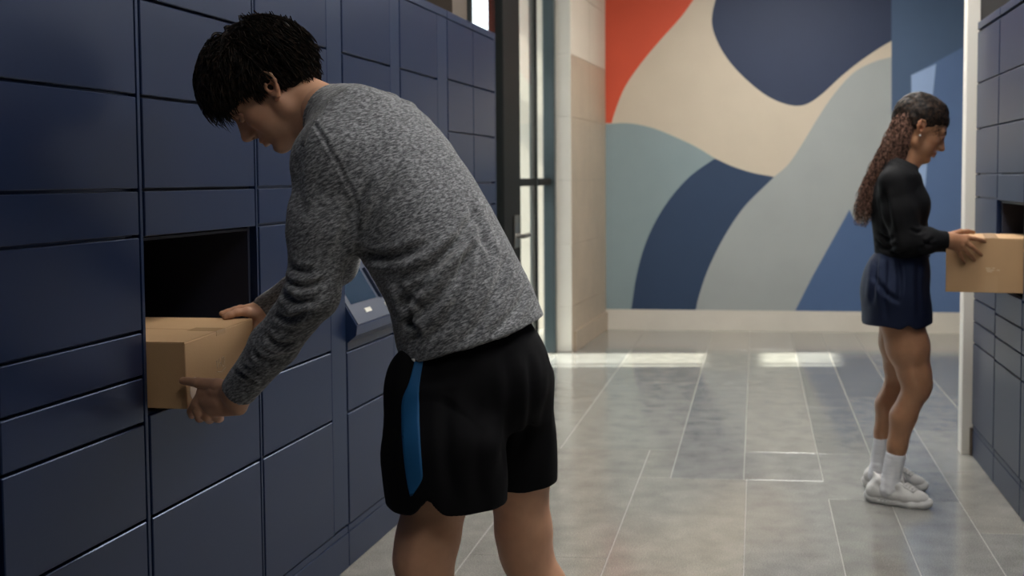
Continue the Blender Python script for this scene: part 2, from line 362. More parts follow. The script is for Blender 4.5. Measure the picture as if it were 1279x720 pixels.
MB().box((gx-.03, 6.97, .02), (gx+.004, 7.0, 2.7), .003).box((gx-.03, 7.56, .02), (gx+.004, 7.58, 2.7), .003).box((gx-.03, 7.0, 1.235), (gx+.004, 7.56, 1.285), .003).box((gx-.03, 7.0, .02), (gx+.004, 7.56, .10), .003).box((gx-.03, 7.0, 2.62), (gx+.004, 7.56, 2.7), .003).build('door_leaf_frame', frame_m, dr)
for a, b in ((.10, 1.235), (1.285, 2.62)): MB().box((gx-.01, 7.0, a), (gx-.002, 7.56, b)).build('pane', glass, dr)
h = MB().tube([(gx+.02, 6.80, .93), (gx+.07, 6.80, .93), (gx+.07, 6.98, .93)], .014, 10); h.box((gx+.02, 6.74, .86), (gx+.032, 6.86, 1.06), .003); h.build('door_handle', steel, dr)

# ---------------------------------------------------------------- the mural, painted shapes on the back wall, sunlit patch included
mural = empty('mural', (.2, 9.395, .175), label='abstract wall mural of sweeping red, cream, navy and grey shapes', cat='mural')
def mpaint(name, pts, col, lay, smooth_from=None):
    poly = []
    for x, y in pts:
        Y = 9.4
        for _ in range(3): p = at(x, y, Y); Y = wy(p[0])
        z = min(max(p[2], .173), 3.195)
        poly.append((min(max(p[0], -1.27), 2.449), z))
    v = []; n = len(poly); d0 = .0008*lay; d1 = .0008*(lay-1)
    v = [(x, wy(x)-d0-.0004, z) for x, z in poly]+[(x, wy(x)-d1+.0002, z) for x, z in poly]
    f = [tuple(range(n)), tuple(range(2*n-1, n-1, -1))]+[(i, i+n, (i+1) % n+n, (i+1) % n) for i in range(n)]
    MB().add(v, f).build(name, mat('paint_'+name+str(lay)+str(round(col[0]*999)), col, rough=.62, var=.025, vscale=4), mural)
def cv(p, n=6):
    q = spline(np.array(p, float), n*(len(p)-1)); return [tuple(a) for a in q]
mpaint('cream_field', [(740, -80), (1290, -80), (1290, 400), (740, 400)], (.56, .485, .385), 1)
mpaint('red_shape', [(740, -80), (905, -80)]+cv([(866, 0), (850, 22), (825, 50), (800, 80), (780, 110), (768, 140), (764, 154)])+[(740, 154)], (.60, .075, .030), 2)
mpaint('grey_green_shape', [(740, 155)]+cv([(757, 155), (785, 154), (815, 160), (845, 172), (870, 184), (893, 198)])+[(915, 230), (860, 300), (830, 400), (740, 400)], (.235, .305, .325), 2)
edge1 = cv([(893, 198), (860, 222), (830, 258), (808, 300), (795, 345), (788, 392)])
edge2 = cv([(967, 221), (930, 258), (905, 295), (885, 335), (873, 370), (868, 392)])
mpaint('navy_arc', edge1+edge2[::-1]+cv([(967, 221), (940, 216), (915, 208), (893, 198)]), (.018, .043, .100), 4)
mpaint('pale_band', edge2[::-1]+cv([(967, 221), (985, 205), (1002, 180), (1020, 150), (1040, 120), (1065, 92), (1090, 78), (1114, 71)])+[(1114, 140)]+cv([(1114, 150), (1108, 185), (1096, 225), (1092, 262), (1081, 278), (1068, 275), (1061, 262)])+[(1040, 300), (1015, 345), (993, 400), (868, 400)], (.335, .36, .36), 3)
mpaint('blue_shape', [(1114, 150)]+[(1114, 400), (970, 400), (1050, 240)], (.060, .115, .245), 2)
mpaint('navy_blob', [(905, -80)]+cv([(896, -10), (889, 25), (896, 52), (912, 78), (935, 102), (960, 121), (985, 131), (1005, 131), (1025, 119), (1050, 96), (1075, 76), (1100, 59), (1114, 51)])+[(1114, -80)], (.017, .030, .075), 3)
mpaint('slate_block', [(1113.5, -80), (1400, -80), (1400, 400), (1113.5, 400)], (.055, .100, .185), 4)
mpaint('sunlit_blue_block', [(1138, 94), (1205, 58), (1400, -60), (1400, 400), (1113.5, 400), (1113.5, 232), (1138, 205)], (.085, .150, .30), 5)  # lighter blue paint standing in for sunlight on the slate wall
mpaint('sunlit_sliver', [(1138, 94), (1169, 80)]+cv([(1166, 110), (1160, 160), (1157, 215), (1155, 240)])+[(1146, 222), (1139, 180)], (.30, .42, .66), 6)  # bright streak of sunlight put into the paint

# ---------------------------------------------------------------- lockers
class Frame2:                          # y along the bank, x away from the wall
    def __init__(s, side): s.side = side
    def M(s):
        if s.side < 0:
            a = atan(.0315); return Matrix.Translation((-1.455, 0, 0)) @ Matrix.Rotation(-a, 4, 'Z')
        return Matrix.Translation((1.003, 0, 0)) @ Matrix.Rotation(pi, 4, 'Z') @ Matrix.Scale(-1, 4, (0, 1, 0))
def locker(side, y0, y1, zs, label, opening=None, deep=.5, gap=.0045, top=2.0, stile=0., kiosk=False, box_int=True):
    M = Frame2(side).M(); p = M @ Vector((-.25, (y0+y1)/2, 0))
    name = 'parcel_locker'
    t = empty(name, p, label=label, cat='locker', group='parcel locker columns')
    bx = lambda mb, a, b, c=0.: mb.box(a, b, c, M=M)
    ys = y1-stile                      # doors end here; a plain stile may follow
    fr = MB(); w = .012; D = -deep
    bx(fr, (D, y0, .0), (-.019, y0+w, top-.035)); bx(fr, (D, ys-w, 0), (-.019, ys, top-.035)); bx(fr, (D, y0+w, .1), (D+.012, ys-w, top-.035))
    rows = list(zip(zs, zs[1:]))
    for z in zs: bx(fr, (D+.012, y0+w, z-.008), (-.019, ys-w, z-.001 if z in (opening or ()) else z+.006))
    if stile: bx(fr, (D, ys+.001, .15), (-.001, y1-.001, top-.035), .001)
    fr.build('carcass', navyf if not opening else dark, t)
    k = MB(); bx(k, (D, y0, .002), (-.002, y1, .118), .001); k.build('plinth', navyf, t)
    k = MB(); bx(k, (-.35, y0+.001, .120), (-.004, y1-.001, .141), .001); k.build('plinth_trim', navyf, t)
    k = MB(); bx(k, (D, y0, top-.032), (.0, y1, top), .0015); k.build('top_rail', navyf, t)
    for a, b in rows:
        if opening and abs(a-opening[0]) < 1e-6: continue
        if kiosk and abs(a-kiosk) < 1e-6: continue
        d = MB(); bx(d, (-.018, y0+gap*.5, a+.0036), (0, ys-gap*.5, b-.0036), .0019); d.build('door', navy, t)
    return t, M
L_ROWS0 = [.143, .518, .741, .848, .950, 1.165, 1.269, 1.48, 1.70, 1.967]
L_ROWS1 = [.143, .518, .757, 1.160, 1.269, 1.48, 1.70, 1.967]
L_ROWS2 = [.143, .518, .741, .95, 1.165, 1.269, 1.48, 1.70, 1.967]
for y0, y1, r, lb in [(-.55, -.06, L_ROWS2, 'navy parcel locker column behind the viewpoint on the left, farthest from the entrance'), (-.05, .44, L_ROWS0, 'navy left locker column outside the picture, fifth before the open one'), (.45, .94, L_ROWS2, 'navy left locker column outside the picture, fourth before the open one'), (.95, 1.44, L_ROWS0, 'navy left locker column outside the picture, third before the open one'),
                      (1.45, 1.935, L_ROWS2, 'navy parcel locker column on the left, just beyond the left picture edge')]:
    locker(-1, y0, y1, r, lb)
locker(-1, 1.945, 2.409, L_ROWS0, 'darkest navy locker column at the left picture edge, with wide shut doors')
# narrow divider between the first two columns belongs to the open column
locker(-1, 2.428, 2.958, L_ROWS1, 'navy locker column with the open compartment the man lifts his box from', opening=(.757, 1.160), gap=.006)
M = Frame2(-1).M(); 
t2, _ = locker(-1, 2.974, 3.565, L_ROWS2, 'navy locker column right of the open compartment, partly behind the man’s sleeve', stile=.118)
for y0, y1 in ((2.413, 2.424), (2.962, 2.970)):
    o = MB().box((-.5, y0, .15), (-.001, y1, 1.966), .0008, M=M).build('divider_strip', navyf, label=('slim navy strip left of the open locker compartment' if y0 < 2.5 else 'slim navy strip right of the open locker compartment'), cat='strip', group='locker divider strips')
L_ROWS3 = [.143, .518, .722, 1.165, 1.48, 1.70, 1.967]
t3, _ = locker(-1, 3.57, 4.108, L_ROWS3, 'navy locker column with the built-in touch screen behind the man', stile=.10, kiosk=.722)
# touch screen console set into the column
con = MB(); Y0, Y1 = 3.575, 4.004
con.prism([(-.019, .726), (0.0, .726), (0.0, .750), (.030, .775), (.034, .805), (-.10, 1.03), (-.10, 1.161), (-.3, 1.161), (-.3, .726)], 1, Y0, Y1)
con.v = [tuple(M @ Vector(v)) for v in con.v]; con = con.build('console', mat('console_navy', (.012, .026, .075), rough=.3), t3)
def slope(u, v, h):                     # u along the bank 0..1, v up the slope 0..1
    return (.034-.134*v+h*.854, Y0+(Y1-Y0)*u, .805+.22*v+h*.52)
def sl(name, u0, u1, v0, v1, h, m, par):
    v = [tuple(M @ Vector(slope(u, v_, hh))) for hh in (0, h) for u, v_ in ((u0, v0), (u1, v0), (u1, v1), (u0, v1))]
    return MB().add(v, [(0, 1, 2, 3), (4, 5, 6, 7), (0, 1, 5, 4), (1, 2, 6, 5), (2, 3, 7, 6), (3, 0, 4, 7)]).build(name, m, par)
sl('screen_surround', .02, .98, .02, .98, .004, mat('console_grey', (.075, .09, .13), rough=.35), con)
sl('screen', .10, .62, .30, .93, .006, mat('screen_glass', (.02, .045, .08), rough=.08, coat=1), con)
sl('label', .28, .40, .14, .20, .006, mat('label_white', (.75, .72, .65)), con)
sl('card_reader', .68, .92, .30, .75, .016, mat('reader_dark', (.02, .03, .06), rough=.3), con)
sl('label', .72, .82, .14, .20, .006, bpy.data.materials['label_white'], con)
con['kind'] = 'part'; del con['kind']
locker(-1, 4.112, 4.690, L_ROWS2, 'navy locker column third from the glass entrance, above the man’s back', stile=.135)
L5 = [.143, .518, .741, .95, 1.165, 1.269, 1.49, 1.71, 1.967]
locker(-1, 4.694, 5.075, L5, 'navy locker column second from the glass entrance', gap=.003)
locker(-1, 5.078, 5.445, L5, 'navy locker column at the far end of the left bank, next to the glass entrance', gap=.003)
MB().box((-.5, 5.446, .0), (.0, 5.464, 2.0), .001, M=M).build('end_panel', navyf, label='thin navy end panel closing the left locker bank', cat='panel')
R_ROWS = [.145, .525, .625, .722, .825, 1.02, 1.197, 1.31, 1.515, 1.722, 1.958]
R_ROWSO = [.145, .525, .625, .722, .835, 1.197, 1.31, 1.515, 1.722, 1.958]
RE = [.145, .53, .63, .735, .825, 1.02, 1.205, 1.31, 1.515, 1.722, 1.958]
locker(1, 4.795, 5.262, RE, 'navy locker column at the far end of the right bank, beside the white post', deep=.45)
locker(1, 4.318, 4.788, R_ROWSO, 'navy locker column on the right with the open compartment at the woman’s box', opening=(.835, 1.197), deep=.45)
locker(1, 3.84, 4.311, R_ROWS, 'navy locker column at the right picture edge, nearer than the open one', deep=.45)
for i in range(3): locker(1, 3.84-.478*(i+1), 4.311-.478*(i+1), R_ROWS, 'navy parcel locker column of the right bank, beyond the right picture edge, %s past it' % ('first', 'second', 'third')[i], deep=.45)

# ---------------------------------------------------------------- ceiling lights
def ceiling_light(x, y, sx, sy, label, k=1.0):
    t = empty('ceiling_light', (x, y, 3.2), label=label, cat='light', group='flat ceiling light panels')
    MB().box((x-sx/2-.02, y-sy/2-.02, 3.17), (x+sx/2+.02, y+sy/2+.02, 3.199), .003).build('light_frame', white_post, t)
    MB().box((x-sx/2, y-sy/2, 3.164), (x+sx/2, y+sy/2, 3.1695)).build('diffuser', mat('diffuser', (.9, .9, .9), emit=(1, .97, .92), estr=LIGHT*k), t)
ceiling_light(.25, 4.1, .5, 1.2, 'flat ceiling light panel above the aisle between the two people', 1.1)
ceiling_light(.55, 2.5, .5, 1.2, 'flat ceiling light panel above the aisle beside the man', .65)
ceiling_light(.25, 5.9, .5, 1.2, 'flat ceiling light panel above the aisle near the glass entrance', 1.1)
ceiling_light(.25, 7.9, .9, .6, 'flat ceiling light panel in front of the mural', 1.0)
ceiling_light(.1, .6, .5, 1.2, 'added fill light panel on the ceiling behind the viewpoint', .42)  # unseen panel added as fill for surfaces facing the camera

# ---------------------------------------------------------------- outside
asph = mat('pavement', (.45, .44, .41), rough=.9)
MB().box((-30, -8, -.3), (-2.11, 40, -.02)).build('ground', asph, kind='structure')
con_m = mat('sun_blocker_concrete', (.5, .48, .44), rough=.9)
MB().box((-5.2, -4, -.02), (-4.9, 7.115, 8)).build('sun_blocker_wall', con_m, label='unseen concrete wall added outside the entrance to block the sun', cat='wall')  # added out of view; keeps the sun off the nearer floor
sun_blk = empty('sun_blocker', (-4.9, 8.5, 0), label='unseen concrete slabs added outside the entrance to cut the sun into patches', cat='sun_blocker')  # made-up slabs out of view, shaped to cut the sun patches
MB().box((-5.2, 7.115, 5.62), (-4.9, 10.5, 8)).build('sun_blocker_top', con_m, sun_blk)  # added slab; ends the second sun patch
MB().box((-5.2, 7.115, 4.70), (-4.9, 10.5, 4.80)).build('sun_blocker_bar', con_m, sun_blk)  # added bar; shades the gap between the two sun patches
MB().box((-5.2, 7.80, 0), (-4.9, 8.7, 8)).build('column', con_m, sun_blk)  # added post; trims the far edge of the sun patches
leaf = mat('leaves', (.10, .17, .05), rough=.7, var=.3, vscale=20)
bark = mat('bark', (.12, .09, .06), rough=.9)
for i, (x, y, hh) in enumerate([(-6.5, 18, 3.4), (-8.0, 21, 4.2), (-5.2, 23, 3.0), (-10.5, 26, 4.4)]):
    tr = empty('tree', (x, y, 0), label=('leafy tree outside, nearest seen through the glass door', 'taller leafy tree outside behind the nearest one', 'small leafy tree outside beyond the pier', 'tallest leafy tree farthest outside')[i], cat='tree')
    MB().tube([(x, y, -.02), (x+.05, y, hh*.3), (x, y+.05, hh*.6)], [.1, .08, .05], 8).build('trunk', bark, tr)
    v = []; f = []
    R = random.Random(i)
    for q in range(700):
        c = Vector((R.gauss(0, 1), R.gauss(0, 1), R.gauss(0, 1))).normalized()*R.uniform(.4, 1)*hh*.28+Vector((x, y, hh*.68)); a = Vector((R.gauss(0, 1), R.gauss(0, 1), R.gauss(0, 1))).normalized()*.09; b = a.orthogonal().normalized()*.06
        n = len(v); v += [c-a, c+b, c+a, c-b]; f.append((n, n+1, n+2, n+3))
    me = bpy.data.meshes.new('crown'); me.from_pydata([tuple(p) for p in v], [], f); link('crown', me, leaf, tr, kind='stuff')
# ---------------------------------------------------------------- people: shared builders
def skin_mat(name, col, sss=.12):
    return mat(name, col, rough=.48, spec=.4, var=.07, vscale=28, bump=.06, bscale=500, sss=sss, attr=True)
def hair_mat(name, a, b):
    m = mat(name, a, rough=.62, spec=.16); n = m.node_tree.nodes; L = m.node_tree.links
    t = n.new('ShaderNodeTexNoise'); t.inputs['Scale'].default_value = 90; tc = [q for q in n if q.type == 'TEX_COORD'][0]; L.new(tc.outputs['Object'], t.inputs[0])
    r = n.new('ShaderNodeValToRGB'); r.color_ramp.elements[0].position = .42; r.color_ramp.elements[1].position = .62; r.color_ramp.elements[0].color = (*a, 1); r.color_ramp.elements[1].color = (*b, 1)
    L.new(t.outputs[0], r.inputs[0]); L.new(r.outputs[0], n['Principled BSDF'].inputs['Base Color']); return m
def unit(v): v = np.array(v, float); return v/np.linalg.norm(v)
def head_frame(az, pitch, roll=0.):     # columns: forward, left, up
    f = np.array([cos(az)*cos(pitch), sin(az)*cos(pitch), -sin(pitch)]); l = np.array([-sin(az), cos(az), 0.]); u = np.cross(f, l)
    if roll: l, u = l*cos(roll)+u*sin(roll), u*cos(roll)-l*sin(roll)
    return np.stack([f, l, u], 1)
def head(neck_to, h, female=False, neck_r=.058):
    """head in its own frame: x forward, y left, z up, origin between the ear openings; neck_to is the neck's end in that frame"""
    g = Fld((-.16, -.12, -.20), (.16, .12, .16), h); K = 1
    g.ell((-.004, 0, .044), (.097, .074, .084), k=.0)
    g.ell((.020, 0, .030), (.076, .066, .075), k=.02)
    g.ell((.046, 0, -.022), (.047, .052, .080), k=.02)
    jw = .046 if female else .052
    for s in (-1, 1):
        g.cone((.004, s*jw, -.050), (.074, s*.014, -.091 if not female else -.088), .017, .014, k=.026)
        g.cone((.000, s*.058, -.01), (.004, s*jw, -.052), .014, .016, k=.02)
        g.ell((.060, s*.042, -.014), (.026, .021, .019), k=.02)
        g.ell((.055, s*.036, -.048), (.024, .018, .026), k=.02)
        g.cone((.093, s*.010, .034), (.078, s*.048, .030), .0095 if female else .012, .010, k=.014)
    g.ell((.079, 0, -.088), (.016, .021, .016), k=.018)
    g.ell((.079, 0, -.056), (.020, .027, .024), k=.016)
    for s in (-1, 1): g.ell((.097, s*.031, .013), (.017, .019, .0125), k=.012, sub=True)
    g.cone((.094, 0, .024), (.1165, 0, -.020), .0075, .0095, k=.012)        # nose bridge to tip
    g.chain([(.080, 0, .022), (.090, 0, -.004), (.100, 0, -.022)], [.012, .015, .0145], k=.012)
    g.ell((.1175, 0, -.0235), (.0105, .010, .0095), k=.008)
    g.cone((.110, 0, -.028), (.096, 0, -.034), .007, .009, k=.008)
    for s in (-1, 1):
        g.ell((.106, s*.0125, -.0265), (.010, .0065, .0075), k=.007)
        g.ell((.1085, s*.0065, -.034), (.0045, .0032, .003), k=.003, sub=True)
        g.ell((.083, s*.031, .012), (.0135, .0145, .0125), k=.003)           # eyeball under the lids
        g.chain([(.0875, s*.018, .0145), (.0945, s*.027, .0185), (.0935, s*.037, .0175), (.084, s*.046, .012)], [.0028, .0036, .0036, .0028], k=.004)   # upper lid
        g.chain([(.0885, s*.018, .009), (.0945, s*.028, .004), (.0915, s*.038, .0045), (.084, s*.046, .009)], [.0022, .0026, .0026, .0022], k=.004)
    up = .0058 if female else .0046; lo = .0070 if female else .0058
    g.chain([(.086, -.0245, -.0575), (.0975, -.012, -.0530), (.1015, 0, -.0520), (.0975, .012, -.0530), (.086, .0245, -.0575)], [.003, up, up, up, .003], k=.005)
    g.chain([(.086, -.0225, -.0600), (.0960, -.011, -.0640), (.0990, 0, -.0650), (.0960, .011, -.0640), (.086, .0225, -.0600)], [.003, lo, lo, lo, .003], k=.005)
    g.chain([(.095, -.022, -.0585), (.106, -.008, -.0583), (.106, .008, -.0583), (.095, .022, -.0585)], [.0010, .0014, .0014, .0010], k=.002, sub=True)
    g.ell((.094, 0, -.076), (.008, .018, .006), k=.008, sub=True)
    # neck
    nt = np.array(neck_to); a = np.array([-.022, 0, -.030])
    g.cone(a, nt, neck_r, neck_r*1.06, k=.022)
    g.cone((.035, 0, -.078), nt+np.array([.02, 0, 0]), .030, .040, k=.03)
    # ears
    for s in (-1, 1):
        R = np.array([[cos(-.25), 0, sin(-.25)], [0, 1, 0], [-sin(-.25), 0, cos(-.25)]])
        def E(x, y, z):
            q = R @ np.array([x, 0, z]); return np.array([-.006+q[0], s*(.0735+y-x*.32), .002+q[2]])
        g.ell(E(-.006, .006, .003), (.016, .006, .027), M=np.stack([R[:, 0], [0, 1, 0], R[:, 2]], 1), k=.006)
        out = [E(.008, .004, .006), E(.012, .008, .020), E(.004, .011, .031), E(-.010, .013, .032), E(-.020, .014, .022), E(-.021, .013, .006), E(-.014, .010, -.012), E(-.006, .006, -.024), E(.002, .003, -.026)]
        g.chain(out, [.0030, .0034, .0036, .0036, .0036, .0034, .0036, .0048, .0045], k=.0035)
        g.ell(E(-.007, .0125, .010), (.0085, .005, .013), k=.003, sub=True)
        g.ell(E(-.003, .010, -.002), (.0085, .008, .0085), k=.003, sub=True)
        g.chain([E(-.013, .010, -.006), E(-.016, .011, .008), E(-.010, .011, .018)], [.0020, .0022, .0018], k=.003)
        g.chain([E(.006, .006, -.004), E(.007, .008, .003)], [.0035, .003], k=.003)
    V, Q = g.net()
    x, y, z = V.T; t = np.ones((len(V), 3))
    def blob(c, r, col, w=1.):
        d = ((x-c[0])/r[0])**2+((np.abs(y)-c[1])/r[1])**2+((z-c[2])/r[2])**2; k = (w*np.exp(-d*1.2))[:, None]; t[:] = t*(1-k)+t*np.array(col)*k
    blob((.100, .0, -.0585), (.016, .022, .0085), (.92, .58, .56), 1.0)
    blob((.118, 0, -.022), (.014, .014, .012), (1.05, .86, .82), .7)
    blob((.065, .045, -.020), (.025, .03, .02), (1.04, .88, .84), .6)
    blob((-.012, .085, .005), (.03, .014, .035), (1.05, .84, .80), .7)
    if not female:
        blob((.06, .03, -.085), (.055, .045, .030), (.80, .80, .82), .7); blob((.10, 0, -.043), (.012, .022, .007), (.82, .80, .82), .6)
    return V, Q, t
def brows(M, o, m, par, hv):
    mb = MB(); R = random.Random(3); bv = BVHTree.FromPolygons(hv[0].tolist(), hv[1].tolist())
    def on(y, z, lift=.0008):
        h = bv.ray_cast(Vector((.25, y, z)), Vector((-1, 0, 0))); return np.array(h[0] if h[0] else (.08, y, z))+[lift, 0, 0]
    for s in (-1, 1):
        for i in range(90):
            u = R.random(); bx, by = .0985-.030*u**1.8, s*(.010+.040*u); bz = .030+.009*sin(u*2.4)-.004*u+R.uniform(-.0035, .0035)*(1-.5*u)
            p = [o+M@on(by+s*.007*q, bz+.002*(1-u)*q, .0006+.0008*q) for q in (0, .5, 1)]; mb.tube(p, [.0008, .0007, .0003], 3, False)
        mb.tube([o+M@(on(y_*s, z_, .0006)) for y_, z_ in ((.0185, .0095), (.024, .0075), (.031, .0068), (.038, .0078), (.044, .0105))], [.0006, .0010, .0012, .0012, .0006], 5)
    return mb.build('eyebrows', m, par, True)
def eyes(M, o, par, look=-.2):
    w = mat('eye_white', (.62, .58, .54), rough=.2); ir = mat('iris', (.03, .015, .008), rough=.15)
    for s in (-1, 1):
        c = o+M@np.array([.0825, s*.0305, .0115]); bm = bmesh.new(); bmesh.ops.create_uvsphere(bm, u_segments=16, v_segments=10, radius=.0121)
        bmesh.ops.translate(bm, verts=bm.verts, vec=Vector(c)); me = bpy.data.meshes.new('eyeball'); bm.to_mesh(me); bm.free(); e = link('eyeball', me, w, par, True)
        d = M@unit([1, s*.1, look]); bm = bmesh.new(); bmesh.ops.create_uvsphere(bm, u_segments=12, v_segments=8, radius=.0060)
        bmesh.ops.translate(bm, verts=bm.verts, vec=Vector(c+d*.0070)); me = bpy.data.meshes.new('iris'); bm.to_mesh(me); bm.free(); link('iris', me, ir, e, True)
def hand_net(h, palm, fingers, wrist, pad=.02, box=None, thin=None):
    """palm: list of chains (points, radii); fingers: list of chains; each finger keeps its own surface, joined only at its root"""
    P = np.array([p for c in palm+fingers+[wrist] for p in c[0]]); g = Fld(P.min(0)-pad-.01, P.max(0)+pad+.01, h)
    for c in palm: g.chain(c[0], c[1], k=.013)
    g.chain(wrist[0], wrist[1], k=.022)
    for c in fingers:                      # finger in a field of its own, then a tight union
        pts = spline(np.hstack([np.array(c[0]), np.array(c[1])[:, None]]), 4*len(c[0])); 
        pp, rr = pts[:, :3], pts[:, 3]
        sl, X, Y, Z = g.win(pp.min(0), pp.max(0), max(rr)+.012)
        d = np.full(np.broadcast_shapes(X.shape, Y.shape, Z.shape), .5, np.float32)
        for i in range(len(pp)-1):
            a, ba = pp[i], pp[i+1]-pp[i]; t = np.clip(((X-a[0])*ba[0]+(Y-a[1])*ba[1]+(Z-a[2])*ba[2])/max(ba@ba, 1e-12), 0, 1)
            d = np.minimum(d, np.sqrt((X-a[0]-t*ba[0])**2+(Y-a[1]-t*ba[1])**2+(Z-a[2]-t*ba[2])**2)-(rr[i]+(rr[i+1]-rr[i])*t))
        for j in range(1, len(c[0])-1):     # knuckles
            p = np.array(c[0][j]); d = smin(d, np.sqrt((X-p[0])**2+(Y-p[1])**2+(Z-p[2])**2)-c[1][j]*1.06, .004)
        root = np.array(c[0][0]); rd = np.sqrt((X-root[0])**2+(Y-root[1])**2+(Z-root[2])**2)
        kk = np.clip(.010*(1-rd/.035), .0012, .010)
        hh = np.clip(.5+.5*(d-g.D[sl])/kk, 0, 1); g.D[sl] = d+(g.D[sl]-d)*hh-kk*hh*(1-hh)
    return g.net()
def merge(parts):
    V = []; Q = []; T = []; n = 0
    for p in parts:
        V.append(p[0]); Q.append(p[1]+n); T.append(p[2] if len(p) > 2 and p[2] is not None else np.ones((len(p[0]), 3))); n += len(p[0])
    return np.concatenate(V), np.concatenate(Q), np.concatenate(T)
def ray_strip(name, me, rows, m, par, out=.0012, vd=None, nseg=6, **k):
    """a flat band laid on a garment; rows: (left point, right point), projected along vd"""
    bv = BVHTree.FromPolygons([v.co[:] for v in me.vertices], [p.vertices[:] for p in me.polygons]); vs = []; fs = []
    rows = spline(np.array([[*a, *b] for a, b in rows]), 4*len(rows)); vd = Vector(vd).normalized(); last = None
    for r in rows:
        a, b = Vector(r[:3]), Vector(r[3:])
        for i in range(nseg+1):
            p = a.lerp(b, i/nseg); h = bv.ray_cast(p-vd*.5, vd); q = h[0]-vd*out if h[0] else (last or p); last = q; vs.append(tuple(q))
    n = nseg+1; N = len(vs); vs += [tuple(Vector(v)+vd*.006) for v in vs]
    for j in range(len(rows)-1):
        for i in range(nseg):
            a = j*n+i; fs.append((a, a+1, a+1+n, a+n)); fs.append((N+a+n, N+a+n+1, N+a+1, N+a))
    for j in range(len(rows)-1): a = j*n; fs.append((a, a+n, N+a+n, N+a)); a = j*n+nseg; fs.append((a+n, a, N+a, N+a+n))
    for i in range(nseg): fs.append((i+1, i, N+i, N+i+1)); a = (len(rows)-1)*n+i; fs.append((a, a+1, N+a+1, N+a))
    return MB().add(vs, fs).build(name, m, par, True, **k)
def strands(name, S_, m, par, n=4, flat=.55, **k):
    mb_v = []; fs = []; cnt = 0
    for pts, rr in S_:
        L = len(pts); pts = np.asarray(pts); T = np.gradient(pts, axis=0); T /= np.linalg.norm(T, axis=1)[:, None]+1e-9
        u = np.cross(T, [.3, .5, .8]); u /= np.linalg.norm(u, axis=1)[:, None]+1e-9; w = np.cross(T, u)
        for q in range(n):
            a = 2*pi*q/n; mb_v.append(pts+(u*cos(a)+w*sin(a)*flat)*np.asarray(rr)[:, None])
        base = cnt+np.arange(L-1)
        for q in range(n):
            q2 = (q+1) % n; fs.append(np.stack([cnt+q*L+np.arange(L-1), cnt+q2*L+np.arange(L-1), cnt+q2*L+np.arange(1, L), cnt+q*L+np.arange(1, L)], 1))
        cnt += n*L
    return link(name, npmesh(name, np.concatenate(mb_v), np.concatenate(fs)), m, par, **k)
